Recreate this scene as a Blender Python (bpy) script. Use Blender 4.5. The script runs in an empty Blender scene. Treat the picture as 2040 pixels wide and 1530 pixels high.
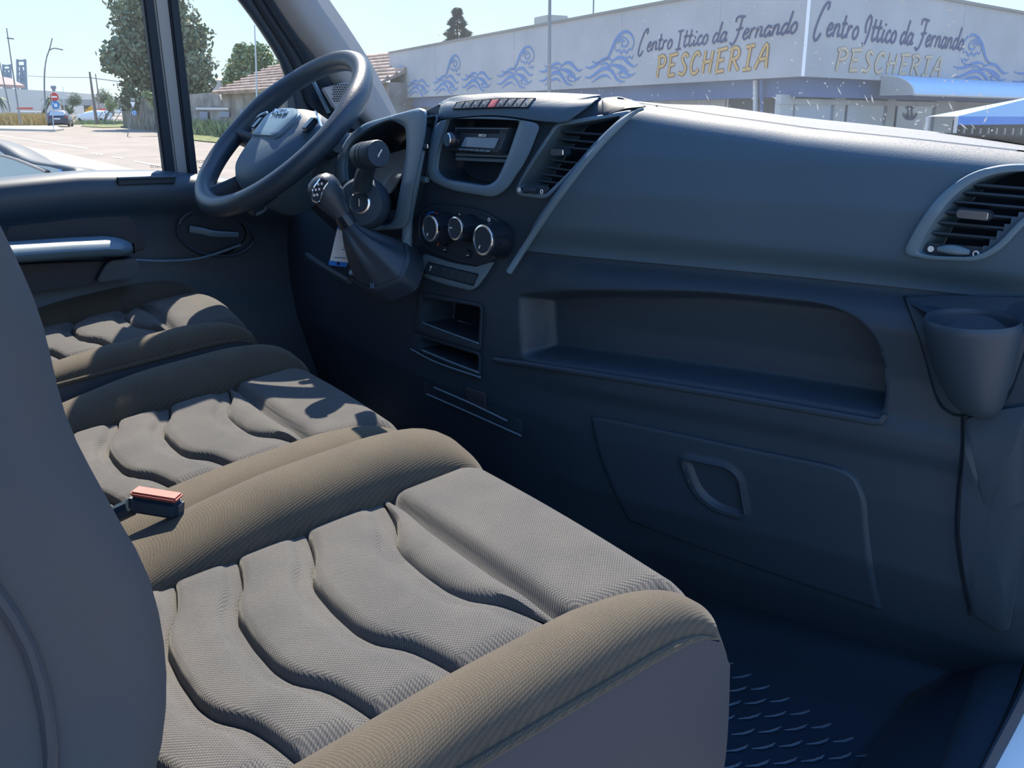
import bpy, bmesh, math, random
import numpy as np
from mathutils import Vector, Matrix

SC = bpy.context.scene
COL = SC.collection
random.seed(7)
RNG = np.random.default_rng(11)

# ------------------------------------------------------------------ camera
# x = to the passenger side, y = forward, z = up (z = 0 is the road beside the van)
F_PX, CX, CY = 1800.0, 1020.0, 765.0
TH = math.atan(530 / 1800.0)
YAW = math.radians(55)
CAM = np.array([1.23, 0.0, 1.70])
HD = np.array([-math.sin(YAW), math.cos(YAW), 0.0])
RT = np.array([math.cos(YAW), math.sin(YAW), 0.0])
ZV = np.array([0.0, 0.0, 1.0])
FW = HD * math.cos(TH) - ZV * math.sin(TH)
UPV = HD * math.sin(TH) + ZV * math.cos(TH)
cd = bpy.data.cameras.new('camera')
cd.sensor_width = 36.0
cd.lens = F_PX / 2040.0 * 36.0
cd.clip_start = 0.02
cd.clip_end = 900
cam = bpy.data.objects.new('camera', cd)
COL.objects.link(cam)
cam.matrix_world = Matrix(((RT[0], UPV[0], -FW[0], CAM[0]), (RT[1], UPV[1], -FW[1], CAM[1]), (RT[2], UPV[2], -FW[2], CAM[2]), (0, 0, 0, 1)))
SC.camera = cam

# ------------------------------------------------------------------ sky, sun, exposure
vs = SC.view_settings
vs.view_transform = 'Standard'
vs.look = 'None'
vs.gamma = 1.0
vs.use_curve_mapping = False
vs.exposure = 0.3
SKY_STRENGTH = 1.4
SUN_STRENGTH = 9.0
world = bpy.data.worlds.new('sky')
SC.world = world
world.use_nodes = True
nt = world.node_tree
nt.nodes.clear()
wo = nt.nodes.new('ShaderNodeOutputWorld')
bg = nt.nodes.new('ShaderNodeBackground')
bg.inputs['Strength'].default_value = SKY_STRENGTH
tc = nt.nodes.new('ShaderNodeTexCoord')
sx = nt.nodes.new('ShaderNodeSeparateXYZ')
cr = nt.nodes.new('ShaderNodeValToRGB')
cr.color_ramp.elements[0].position = 0.0
cr.color_ramp.elements[0].color = (0.58, 0.66, 0.68, 1)
cr.color_ramp.elements[1].position = 1.0
cr.color_ramp.elements[1].color = (0.16, 0.38, 0.92, 1)
for p, c in ((0.06, (0.50, 0.62, 0.66)), (0.16, (0.42, 0.58, 0.70)), (0.4, (0.26, 0.50, 0.92))):
    e = cr.color_ramp.elements.new(p)
    e.color = (*c, 1)
nt.links.new(tc.outputs['Generated'], sx.inputs[0])
nt.links.new(sx.outputs['Z'], cr.inputs[0])
nt.links.new(cr.outputs[0], bg.inputs['Color'])
nt.links.new(bg.outputs[0], wo.inputs[0])
sd = bpy.data.lights.new('sun', 'SUN')
sd.energy = SUN_STRENGTH
sd.color = (1.0, 0.87, 0.70)
sd.angle = math.radians(0.6)
sun = bpy.data.objects.new('sun', sd)
COL.objects.link(sun)
SUN_DIR = Vector((-0.66, 0.36, 1.0)).normalized()
sun.rotation_euler = SUN_DIR.to_track_quat('Z', 'Y').to_euler()
sun.location = (0, 0, 30)

# ------------------------------------------------------------------ layout helpers
def ray(px, py):
    return FW * F_PX + RT * (px - CX) + UPV * (CY - py)

def P(px, py, x=None, y=None, w=None, d=None):
    """point on the sight line at a real x, y, height w above the eye or distance d ahead"""
    v = ray(px, py)
    if x is not None: s = (x - CAM[0]) / v[0]
    elif y is not None: s = y / v[1]
    elif w is not None: s = w / v[2]
    else: s = d / (v @ HD)
    return CAM + v * s

def PP(px, py, o, n):
    v = ray(px, py)
    return CAM + v * (((np.array(o) - CAM) @ np.array(n)) / (v @ np.array(n)))

def nrm(v):
    v = np.array(v, float)
    return v / (np.linalg.norm(v) + 1e-12)

def sstep(a, b, x):
    t = np.clip((np.asarray(x, float) - a) / (b - a), 0, 1)
    return t * t * (3 - 2 * t)

def catmull(pts, n, closed=False):
    p = np.array(pts, float)
    m = len(p)
    if closed:
        q = np.vstack([p[-1:], p, p[:2]])
        segs = m
    else:
        q = np.vstack([2 * p[:1] - p[1:2], p, 2 * p[-1:] - p[-2:-1]])
        segs = m - 1
    out = []
    K = 14
    for i in range(segs):
        a, b, c, d = q[i:i + 4]
        for t in np.linspace(0, 1, K, endpoint=False):
            out.append(0.5 * (2 * b + (c - a) * t + (2 * a - 5 * b + 4 * c - d) * t * t + (3 * b - a - 3 * c + d) * t ** 3))
    if not closed: out.append(p[-1])
    out = np.array(out)
    if closed: out = np.vstack([out, out[:1]])
    L = np.concatenate([[0], np.cumsum(np.linalg.norm(np.diff(out, axis=0), axis=1))])
    s = np.linspace(0, L[-1], n, endpoint=not closed)
    return np.stack([np.interp(s, L, out[:, k]) for k in range(out.shape[1])], 1)

def rloop(pts, rad, k=5):
    """closed polygon with rounded corners; rad = one value or one per corner"""
    p = np.array(pts, float)
    n = len(p)
    out = []
    for i in range(n):
        r = rad[i] if hasattr(rad, '__len__') else rad
        a, b, c = p[i - 1], p[i], p[(i + 1) % n]
        la, lc = np.linalg.norm(a - b), np.linalg.norm(c - b)
        r = min(r, 0.48 * la, 0.48 * lc)
        A = b + (a - b) / la * r
        Cc = b + (c - b) / lc * r
        for t in np.linspace(0, 1, k):
            out.append((1 - t) ** 2 * A + 2 * t * (1 - t) * b + t * t * Cc)
    return np.array(out)

def resample(loop, n):
    q = np.vstack([loop, loop[:1]])
    L = np.concatenate([[0], np.cumsum(np.linalg.norm(np.diff(q, axis=0), axis=1))])
    s = np.linspace(0, L[-1], n, endpoint=False)
    return np.stack([np.interp(s, L, q[:, k]) for k in range(q.shape[1])], 1)

# ------------------------------------------------------------------ mesh helpers
class MB:
    def __init__(self): self.v = []; self.f = []
    def add(self, v, f):
        o = len(self.v)
        self.v.extend([tuple(map(float, q)) for q in v])
        self.f.extend([tuple(int(i) + o for i in q) for q in f])
        return self
    def grid(self, a, flip=False, cu=False, cv=False):
        a = np.asarray(a, float)
        n, m = a.shape[:2]
        f = []
        for i in range(n if cu else n - 1):
            for j in range(m if cv else m - 1):
                q = (i * m + j, ((i + 1) % n) * m + j, ((i + 1) % n) * m + (j + 1) % m, i * m + (j + 1) % m)
                f.append(q[::-1] if flip else q)
        return self.add(a.reshape(-1, 3), f)
    def loft(self, loops, caps=True):
        a = np.asarray(loops, float)
        n, m = a.shape[:2]
        f = [(i * m + j, i * m + (j + 1) % m, (i + 1) * m + (j + 1) % m, (i + 1) * m + j) for i in range(n - 1) for j in range(m)]
        if caps:
            f.append(tuple(range(m))[::-1])
            f.append(tuple((n - 1) * m + j for j in range(m)))
        return self.add(a.reshape(-1, 3), f)
    def tube(self, pts, r, k=8, closed=False, sx=1.0, ref=None):
        p = np.array(pts, float)
        n = len(p)
        r = np.broadcast_to(np.asarray(r, float), (n,))
        rf = np.array(ref if ref is not None else (0.13, 0.27, 0.95))
        loops = []
        for i in range(n):
            if closed: t = p[(i + 1) % n] - p[i - 1]
            else: t = p[min(i + 1, n - 1)] - p[max(i - 1, 0)]
            t = nrm(t)
            a = np.cross(t, rf)
            if np.linalg.norm(a) < 1e-4: a = np.cross(t, (1, 0, 0))
            a = nrm(a); b = np.cross(t, a)
            ang = np.arange(k) * 2 * math.pi / k
            loops.append(p[i] + r[i] * (np.outer(np.cos(ang) * sx, a) + np.outer(np.sin(ang), b)))
        if closed:
            a = np.array(loops)
            return self.grid(a, cu=True, cv=True, flip=True)
        return self.loft(loops)
    def box(self, c, s, ax=None):
        ax = np.eye(3) if ax is None else np.array(ax, float)
        v = []
        for k in (-1, 1):
            for q in ((-1, -1), (1, -1), (1, 1), (-1, 1)):
                v.append(np.array(c, float) + ax[0] * q[0] * s[0] / 2 + ax[1] * q[1] * s[1] / 2 + ax[2] * k * s[2] / 2)
        return self.add(v, [(3, 2, 1, 0), (4, 5, 6, 7), (0, 1, 5, 4), (1, 2, 6, 5), (2, 3, 7, 6), (3, 0, 4, 7)])
    def lathe(self, prof, o, ax=(0, 0, 1), k=24, cap=True):
        ax = nrm(ax)
        a = np.cross(ax, (0.31, 0.17, 0.9) if abs(ax[2]) < 0.9 else (1, 0, 0)); a = nrm(a); b = np.cross(ax, a)
        ang = np.arange(k) * 2 * math.pi / k
        ring = np.outer(np.cos(ang), a) + np.outer(np.sin(ang), b)
        return self.loft([np.array(o) + ax * h + ring * max(r, 1e-5) for r, h in prof], caps=cap)
    def prism(self, loop, d):
        L = np.asarray(loop, float)
        return self.loft([L, L + np.array(d, float)])
    def build(self, name, mat, parent=None, smooth=35, bevel=0.0, seg=2, label=None, kind=None, fix=True):
        return mkobj(name, self.v, self.f, mat, parent, smooth, bevel, seg, label, kind, fix)

WLOC = {}
def wl(o):
    return WLOC.get(o.name, np.zeros(3)) if o is not None else np.zeros(3)

def mkobj(name, v, f, mat, parent=None, smooth=35, bevel=0.0, seg=2, label=None, kind=None, fix=True):
    v = np.asarray(v, float) - wl(parent)
    me = bpy.data.meshes.new(name)
    if fix or bevel:
        me.from_pydata([tuple(q) for q in v], [], f)
        bm = bmesh.new(); bm.from_mesh(me)
        if fix: bmesh.ops.recalc_face_normals(bm, faces=bm.faces)
        if bevel:
            es = [e for e in bm.edges if len(e.link_faces) == 2 and e.calc_face_angle(0) > 0.5]
            bmesh.ops.bevel(bm, geom=es, offset=bevel, segments=seg, affect='EDGES', clamp_overlap=True)
        bm.to_mesh(me); bm.free()
    else:
        me.from_pydata([tuple(q) for q in v], [], f)
    if smooth:
        for p in me.polygons: p.use_smooth = True
        me.set_sharp_from_angle(angle=math.radians(smooth))
    if mat is not None: me.materials.append(mat)
    o = bpy.data.objects.new(name, me)
    COL.objects.link(o)
    if parent is not None: o.parent = parent
    WLOC[o.name] = wl(parent)
    if label: o['label'] = label
    if kind: o['kind'] = kind
    return o

def thing(name, loc, label, cat, group=None):
    o = bpy.data.objects.new(name, None)
    o.empty_display_size = 0.1
    COL.objects.link(o)
    o.location = tuple(map(float, loc))
    WLOC[o.name] = np.array(loc, float)
    o['label'] = label; o['category'] = cat
    if group: o['group'] = group
    return o

def tag(o, label, cat, group=None):
    o['label'] = label; o['category'] = cat
    if group: o['group'] = group
    return o

def struct(o, label=None, cat=None):
    o['kind'] = 'structure'
    if label: o['label'] = label
    if cat: o['category'] = cat
    return o

# ------------------------------------------------------------------ materials
def mat(name, col, rough=0.6, spec=0.5, metal=0.0, bump=0.0, bscale=300.0, var=0.0, vscale=20.0, col2=None, coat=0.0, bdist=0.001, sheen=0.0, dust_glare=None):
    m = bpy.data.materials.new(name)
    m.use_nodes = True
    n = m.node_tree
    b = n.nodes['Principled BSDF']
    b.inputs['Base Color'].default_value = (*col, 1)
    b.inputs['Roughness'].default_value = rough
    b.inputs['Specular IOR Level'].default_value = spec
    b.inputs['Metallic'].default_value = metal
    if coat: b.inputs['Coat Weight'].default_value = coat
    if sheen: b.inputs['Sheen Weight'].default_value = sheen
    t = n.nodes.new('ShaderNodeTexCoord')
    if var:
        k = n.nodes.new('ShaderNodeTexNoise'); k.inputs['Scale'].default_value = vscale; k.inputs['Detail'].default_value = 5
        r = n.nodes.new('ShaderNodeValToRGB')
        c2 = col2 if col2 else tuple(min(1, c * (1 + var)) for c in col)
        c1 = col if col2 else tuple(c * (1 - var) for c in col)
        r.color_ramp.elements[0].position = 0.35; r.color_ramp.elements[0].color = (*c1, 1)
        r.color_ramp.elements[1].position = 0.65; r.color_ramp.elements[1].color = (*c2, 1)
        n.links.new(t.outputs['Object'], k.inputs['Vector']); n.links.new(k.outputs[0], r.inputs[0]); n.links.new(r.outputs[0], b.inputs['Base Color'])
    if dust_glare:
        # pale sunlit tone painted onto the faces looking up
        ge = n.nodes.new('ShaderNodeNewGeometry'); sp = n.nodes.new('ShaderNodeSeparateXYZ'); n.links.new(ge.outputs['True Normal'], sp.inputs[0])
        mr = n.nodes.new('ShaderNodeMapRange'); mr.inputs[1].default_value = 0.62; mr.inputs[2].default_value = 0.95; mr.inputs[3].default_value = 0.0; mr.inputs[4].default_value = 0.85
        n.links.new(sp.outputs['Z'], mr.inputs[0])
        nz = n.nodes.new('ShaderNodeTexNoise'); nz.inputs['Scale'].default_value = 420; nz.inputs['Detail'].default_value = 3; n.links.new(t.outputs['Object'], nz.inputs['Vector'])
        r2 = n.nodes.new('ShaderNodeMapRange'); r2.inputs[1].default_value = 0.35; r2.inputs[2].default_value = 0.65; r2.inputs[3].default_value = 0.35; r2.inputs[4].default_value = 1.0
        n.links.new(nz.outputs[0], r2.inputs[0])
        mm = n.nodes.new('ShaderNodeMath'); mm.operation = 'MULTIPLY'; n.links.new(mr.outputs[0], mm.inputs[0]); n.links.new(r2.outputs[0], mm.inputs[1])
        mx = n.nodes.new('ShaderNodeMix'); mx.data_type = 'RGBA'; mx.inputs['A'].default_value = (*col, 1); mx.inputs['B'].default_value = (*dust_glare, 1)
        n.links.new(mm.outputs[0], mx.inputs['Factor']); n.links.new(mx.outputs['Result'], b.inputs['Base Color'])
    if bump:
        k = n.nodes.new('ShaderNodeTexNoise'); k.inputs['Scale'].default_value = bscale; k.inputs['Detail'].default_value = 3
        u = n.nodes.new('ShaderNodeBump'); u.inputs['Strength'].default_value = bump; u.inputs['Distance'].default_value = bdist
        n.links.new(t.outputs['Object'], k.inputs['Vector']); n.links.new(k.outputs[0], u.inputs['Height']); n.links.new(u.outputs[0], b.inputs['Normal'])
    return m

def fabric(name, c1, c2, pitch, strength=0.6, rot=0.0, wv=0.5):
    """woven cloth: a real weave relief of crossing threads with lighter thread tops"""
    m = bpy.data.materials.new(name)
    m.use_nodes = True
    n = m.node_tree; L = n.links.new
    b = n.nodes['Principled BSDF']
    b.inputs['Roughness'].default_value = 0.85
    b.inputs['Specular IOR Level'].default_value = 0.2
    b.inputs['Sheen Weight'].default_value = 0.15
    t = n.nodes.new('ShaderNodeTexCoord')
    mp = n.nodes.new('ShaderNodeMapping'); mp.inputs['Rotation'].default_value = (0, 0, rot)
    L(t.outputs['Object'], mp.inputs['Vector'])
    s = n.nodes.new('ShaderNodeSeparateXYZ'); L(mp.outputs[0], s.inputs[0])
    def m2(op, a, bb=None):
        q = n.nodes.new('ShaderNodeMath'); q.operation = op
        for i, vv in enumerate((a, bb)):
            if vv is None: continue
            if isinstance(vv, (int, float)): q.inputs[i].default_value = vv
            else: L(vv, q.inputs[i])
        return q.outputs[0]
    k = 2 * math.pi / pitch
    zz = m2('MULTIPLY', s.outputs['Z'], 0.8)
    a = m2('SINE', m2('MULTIPLY', m2('ADD', s.outputs['X'], zz), k))
    c = m2('SINE', m2('MULTIPLY', m2('SUBTRACT', s.outputs['Y'], zz), k))
    h = m2('ADD', m2('MULTIPLY', m2('MULTIPLY', a, c), 0.5), 0.5)
    ns = n.nodes.new('ShaderNodeTexNoise'); ns.inputs['Scale'].default_value = 900; ns.inputs['Detail'].default_value = 2
    L(t.outputs['Object'], ns.inputs['Vector'])
    big = n.nodes.new('ShaderNodeTexNoise'); big.inputs['Scale'].default_value = 14; big.inputs['Detail'].default_value = 4
    L(t.outputs['Object'], big.inputs['Vector'])
    f = m2('ADD', m2('MULTIPLY', h, wv), m2('MULTIPLY', ns.outputs[0], 1.0 - wv))
    f = m2('ADD', f, m2('MULTIPLY', m2('SUBTRACT', big.outputs[0], 0.5), 0.35))
    r = n.nodes.new('ShaderNodeValToRGB')
    r.color_ramp.elements[0].position = 0.25; r.color_ramp.elements[0].color = (*c1, 1)
    r.color_ramp.elements[1].position = 0.8; r.color_ramp.elements[1].color = (*c2, 1)
    L(f, r.inputs[0]); L(r.outputs[0], b.inputs['Base Color'])
    u = n.nodes.new('ShaderNodeBump'); u.inputs['Strength'].default_value = strength; u.inputs['Distance'].default_value = pitch * 0.25
    L(h, u.inputs['Height']); L(u.outputs[0], b.inputs['Normal'])
    return m

def glass(name, dust_glare=0.05, tint=(0.96, 0.98, 0.98), dcol=(0.7, 0.8, 0.9)):
    """thin clear pane with a dusty film on it"""
    m = bpy.data.materials.new(name)
    m.use_nodes = True
    n = m.node_tree; n.nodes.clear(); L = n.links.new
    o = n.nodes.new('ShaderNodeOutputMaterial')
    tr = n.nodes.new('ShaderNodeBsdfTransparent'); tr.inputs[0].default_value = (*tint, 1)
    gl = n.nodes.new('ShaderNodeBsdfGlossy'); gl.inputs['Roughness'].default_value = 0.02
    lw = n.nodes.new('ShaderNodeLayerWeight'); pw = n.nodes.new('ShaderNodeMath'); pw.operation = 'POWER'; pw.inputs[1].default_value = 4.0
    L(lw.outputs['Facing'], pw.inputs[0])
    fr = n.nodes.new('ShaderNodeMath'); fr.operation = 'MULTIPLY_ADD'; fr.inputs[1].default_value = 0.22; fr.inputs[2].default_value = 0.02
    L(pw.outputs[0], fr.inputs[0])
    mx = n.nodes.new('ShaderNodeMixShader')
    L(fr.outputs[0], mx.inputs[0]); L(tr.outputs[0], mx.inputs[1]); L(gl.outputs[0], mx.inputs[2])
    tl = n.nodes.new('ShaderNodeBsdfTranslucent'); tl.inputs[0].default_value = (*dcol, 1)
    t = n.nodes.new('ShaderNodeTexCoord')
    k = n.nodes.new('ShaderNodeTexNoise'); k.inputs['Scale'].default_value = 4; k.inputs['Detail'].default_value = 6
    L(t.outputs['Object'], k.inputs['Vector'])
    mr = n.nodes.new('ShaderNodeMapRange')
    mr.inputs[1].default_value = 0.3; mr.inputs[2].default_value = 0.7
    mr.inputs[3].default_value = dust_glare * 0.6; mr.inputs[4].default_value = dust_glare * 1.4
    L(k.outputs[0], mr.inputs[0])
    m2 = n.nodes.new('ShaderNodeMixShader')
    L(mr.outputs[0], m2.inputs[0]); L(mx.outputs[0], m2.inputs[1]); L(tl.outputs[0], m2.inputs[2])
    L(m2.outputs[0], o.inputs[0])
    return m

def emis_free(name, col): return mat(name, col, rough=0.7, spec=0.2)

M = {}  # blue tint in the dark cab plastics stands in for veiling glare
M['plastic'] = mat('dash_plastic', (0.030, 0.054, 0.085), 0.5, 0.45, bump=0.25, bscale=900, bdist=0.0006)
M['plastic_lit'] = mat('lit_dash_plastic', (0.066, 0.125, 0.190), 0.55, 0.4, bump=0.3, bscale=700, bdist=0.0008, dust_glare=(0.42, 0.37, 0.31))  # brighter copy of the dash plastic, window veil and sunlit top in its colour
M['trim'] = mat('satin_grey_trim', (0.135, 0.225, 0.31), 0.42, 0.5, bump=0.1, bscale=900, bdist=0.0004)
M['black'] = mat('black_plastic', (0.022, 0.042, 0.068), 0.5, 0.4)
M['gloss'] = mat('gloss_black', (0.014, 0.022, 0.036), 0.15, 0.6)
M['dark'] = mat('deep_black', (0.011, 0.024, 0.042), 0.8, 0.2)
M['rubber'] = mat('rubber', (0.018, 0.030, 0.048), 0.6, 0.35, bump=0.2, bscale=300)
M['chrome'] = mat('chrome', (0.75, 0.77, 0.8), 0.16, 0.5, metal=1.0)
M['leather'] = mat('grained_leather', (0.034, 0.056, 0.085), 0.38, 0.5, bump=0.5, bscale=650, bdist=0.0008)
M['door_plastic'] = mat('door_plastic', (0.038, 0.068, 0.104), 0.45, 0.5, bump=0.2, bscale=800, bdist=0.0005)
M['headliner'] = mat('grey_headliner_cloth', (0.30, 0.31, 0.33), 0.9, 0.2, bump=0.3, bscale=900)
M['rug'] = mat('rubber_floor', (0.014, 0.030, 0.055), 0.55, 0.4, bump=0.3, bscale=200)
M['white_paint'] = mat('white_paint', (0.78, 0.79, 0.80), 0.3, 0.5, coat=0.4)
M['grey_body'] = mat('grey_moulding', (0.36, 0.36, 0.36), 0.6, 0.4)
M['fab_mid'] = fabric('grey_woven_cloth', (0.042, 0.047, 0.058), (0.150, 0.142, 0.130), 0.0034, 0.7)
M['fab_bol'] = fabric('brown_black_woven_cloth', (0.048, 0.043, 0.038), (0.125, 0.104, 0.074), 0.0034, 0.35, rot=0.6, wv=0.3)
M['fab_back'] = mat('backrest_cloth', (0.050, 0.066, 0.088), 0.8, 0.3, bump=0.3, bscale=900, var=0.25, vscale=4, col2=(0.075, 0.075, 0.082))
M['leatherette'] = mat('grey_leatherette', (0.046, 0.054, 0.072), 0.55, 0.35, bump=0.3, bscale=1100, bdist=0.0004)
M['white'] = mat('white_print', (0.85, 0.87, 0.9), 0.6, 0.3)
M['red'] = mat('red_plastic', (0.36, 0.08, 0.07), 0.45, 0.4)
M['dimred'] = mat('faded_red_button', (0.38, 0.09, 0.12), 0.5, 0.4)
M['blue'] = mat('blue_print', (0.03, 0.22, 0.75), 0.5, 0.3)
M['glass_ws'] = glass('windscreen_glass', 0.034)
M['glass'] = glass('door_glass', 0.02)
M['lens'] = mat('instrument_lens', (0.55, 0.62, 0.70), 0.06, 0.8, metal=0.45, coat=1.0)
# ================================================================== OUTSIDE
M['asphalt'] = mat('sunlit_asphalt', (0.245, 0.215, 0.185), 0.85, 0.2, bump=0.3, bscale=30, var=0.10, vscale=0.5)
M['paving'] = mat('concrete_paving', (0.34, 0.30, 0.255), 0.85, 0.2, var=0.08, vscale=1.0)
M['linewhite'] = mat('road_paint', (0.80, 0.78, 0.74), 0.7, 0.2)
M['grass'] = mat('green_verge', (0.15, 0.17, 0.075), 0.9, 0.1, var=0.4, vscale=3)
M['drygrass'] = mat('dry_grass', (0.50, 0.38, 0.16), 0.9, 0.1, var=0.25, vscale=3)
M['leaf'] = mat('leaf_green', (0.17, 0.205, 0.125), 0.7, 0.25, var=0.35, vscale=2)
M['leaf2'] = mat('leaf_pale_green', (0.24, 0.29, 0.14), 0.7, 0.25, var=0.35, vscale=2)
M['needle'] = mat('conifer_green', (0.10, 0.13, 0.10), 0.7, 0.2, var=0.3, vscale=3)
M['bark'] = mat('bark', (0.10, 0.085, 0.07), 0.9, 0.1, bump=0.5, bscale=10, bdist=0.05)
M['stone'] = mat('old_render_wall', (0.26, 0.245, 0.225), 0.9, 0.15, var=0.35, vscale=0.9, bump=0.5, bscale=4, bdist=0.05)
M['stone2'] = mat('ivy_stone_wall', (0.15, 0.145, 0.125), 0.9, 0.1, var=0.5, vscale=1.6, bump=0.6, bscale=5, bdist=0.08)
M['tile'] = mat('terracotta_tile', (0.38, 0.29, 0.235), 0.85, 0.2, var=0.25, vscale=1.5)
M['housewall'] = mat('cream_house_wall', (0.62, 0.61, 0.58), 0.8, 0.2)
M['fascia'] = mat('painted_fascia', (0.38, 0.395, 0.41), 0.7, 0.25, var=0.06, vscale=0.8)
M['fasciacap'] = mat('fascia_capping', (0.24, 0.24, 0.22), 0.7, 0.3)
M['paintblue'] = mat('blue_wall_paint', (0.10, 0.22, 0.46), 0.7, 0.2)
M['paintblue2'] = mat('light_blue_wall_paint', (0.20, 0.35, 0.58), 0.7, 0.2)
M['navy'] = mat('navy_lettering', (0.03, 0.055, 0.15), 0.7, 0.2)
M['gold'] = mat('ochre_lettering', (0.58, 0.38, 0.13), 0.7, 0.2)
M['goldfade'] = mat('faded_ochre_lettering', (0.56, 0.46, 0.32), 0.7, 0.2)
M['brown'] = mat('brown_outline', (0.17, 0.10, 0.06), 0.7, 0.2)
M['brownfade'] = mat('faded_brown_outline', (0.33, 0.27, 0.22), 0.7, 0.2)
M['bluewall'] = mat('dark_blue_band', (0.07, 0.13, 0.27), 0.6, 0.3)
M['shopgrey'] = mat('shop_wall', (0.40, 0.42, 0.42), 0.8, 0.2, var=0.1, vscale=1)
M['shopglass'] = mat('shop_glass', (0.20, 0.28, 0.38), 0.1, 0.6)
M['shopdark'] = mat('shop_shade', (0.07, 0.075, 0.075), 0.8, 0.2)
M['alu'] = mat('aluminium', (0.5, 0.52, 0.54), 0.45, 0.5)
M['canopy'] = mat('blue_canopy_sheet', (0.33, 0.55, 0.78), 0.35, 0.5)
M['tarp'] = mat('blue_tarpaulin', (0.015, 0.19, 0.62), 0.5, 0.3)
M['tarp2'] = mat('pale_blue_tarpaulin', (0.30, 0.48, 0.66), 0.6, 0.3)
M['pole'] = mat('galvanised_pole', (0.20, 0.22, 0.24), 0.6, 0.4)
M['polewhite'] = mat('pale_pole', (0.55, 0.60, 0.62), 0.6, 0.4)
M['wood'] = mat('weathered_wood', (0.22, 0.18, 0.16), 0.85, 0.2)
M['warehouse'] = mat('warehouse_sheet', (0.60, 0.60, 0.57), 0.7, 0.2)
M['brownroof'] = mat('brown_roof', (0.30, 0.22, 0.21), 0.8, 0.2)
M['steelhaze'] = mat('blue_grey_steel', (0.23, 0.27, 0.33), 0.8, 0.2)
M['concrete'] = mat('concrete', (0.42, 0.41, 0.39), 0.85, 0.2)
M['signred'] = mat('sign_red', (0.55, 0.06, 0.05), 0.5, 0.3)
M['signblue'] = mat('sign_blue', (0.03, 0.22, 0.52), 0.5, 0.3)
M['carblue'] = mat('dark_blue_car_paint', (0.035, 0.055, 0.10), 0.35, 0.5, coat=0.3)
M['taillight'] = mat('tail_light', (0.40, 0.05, 0.05), 0.4, 0.5)
M['yellow'] = mat('yellow_sheet', (0.75, 0.42, 0.02), 0.6, 0.3)
M['hedge'] = mat('hedge_green', (0.13, 0.17, 0.09), 0.85, 0.1, var=0.4, vscale=1.5)

EDIR = nrm(np.array([ray(130, 235)[0], ray(130, 235)[1], 0]))
SLOPE = 0.0095

def gz(p): return SLOPE * float((np.array(p, float) - CAM)[:2] @ EDIR[:2])

def G(px, py, lift=0.0):
    """point of the road surface seen at this spot of the photograph"""
    v = ray(px, py)
    s = (lift - CAM[2]) / (v[2] - SLOPE * (v[:2] @ EDIR[:2]))
    return CAM + v * s

def dep(p): return float((np.array(p) - CAM) @ HD)
def GD(px, d):
    p = P(px, 400, d=d); p[2] = gz(p); return p

# ---- ground
g = MB()
gr = []
for a in np.linspace(-60, 60, 13):
    row = []
    for b in np.linspace(-340, 60, 41):
        p = CAM + RT * 0 + EDIR * (-b) + np.array([-EDIR[1], EDIR[0], 0]) * a * 4
        row.append((p[0], p[1], gz(p)))
    gr.append(row)
g.grid(gr)
struct(g.build('ground', M['asphalt'], None, smooth=0), 'sunlit pale asphalt road and yard outside the van', 'road')

def gpoly(name, pix, lift, mt, th=0.0, **k):
    L = np.array([G(*q, lift=lift) for q in pix])
    b = MB()
    if th: b.loft([L - np.array([0, 0, th]), L])
    else: b.add(L, [tuple(range(len(L)))])
    return b.build(name, mt, None, smooth=0, **k)

o = gpoly('pavement', [(-90, 272), (0, 284), (120, 303), (300, 345), (380, 372), (380, 470), (-90, 470)], 0.10, M['paving'], 0.12)
struct(o, 'pale concrete pavement strip beside the road below the door window', 'pavement')
o = gpoly('traffic_island', [(-40, 252), (0, 251), (110, 250.5), (127, 256), (110, 258.2), (0, 256)], 0.14, M['concrete'], 0.16)
tag(o, 'low concrete traffic island at the road junction with dry grass on it', 'traffic island')
for pix in ([(180, 304.5), (204, 307), (205, 309), (181, 306)], [(222, 311.5), (245, 314), (246, 316), (223, 313)], [(268, 320), (328, 331), (329, 333.5), (268, 322)],
            [(0, 269), (175, 295), (175, 297), (0, 270.2)]):
    o = gpoly('road_marking', pix, 0.012, M['linewhite'])
    tag(o, 'worn white line painted on the road seen through the door window', 'road marking', 'white edge line dashes on the road')
    o['kind'] = 'structure'
o = gpoly('verge', [(160, 251), (175, 246), (245, 246), (250, 253), (205, 254)], 0.05, M['grass'])
struct(o, 'green grass verge beside the far side road behind the car', 'verge')
o = gpoly('wall_verge', [(378, 278), (380, 266), (600, 282), (600, 300)], 0.05, M['grass'])
struct(o, 'green weedy verge at the foot of the grey walls', 'verge')

def blades(name, spots, n, hgt, mt, label, cat, spread, wid=0.05):
    v = []; f = []
    for i in range(n):
        c = spots[RNG.integers(len(spots))] + np.append(RNG.normal(0, spread, 2), 0)
        c[2] = gz(c)
        H = hgt * RNG.uniform(0.5, 1.15); a = RNG.uniform(0, 6.28); le = RNG.normal(0, 0.25, 2) * H
        d = np.array([math.cos(a), math.sin(a), 0]) * wid
        k = len(v)
        v += [c - d, c + d, c + np.array([le[0] * .4, le[1] * .4, H * .6]) + d * .7, c + np.array([le[0], le[1], H])]
        f += [(k, k + 1, k + 2), (k, k + 2, k + 3)]
    o = mkobj(name, v, f, mt, None, smooth=0, fix=False)
    o['kind'] = 'stuff'; o['label'] = label; o['category'] = cat
    return o
blades('dry_grass', [G(x, 249) for x in np.linspace(-20, 92, 20)], 2200, 1.15, M['drygrass'], 'tall dry yellow grass growing on the traffic island', 'grass', 1.2, 0.06)
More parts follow.
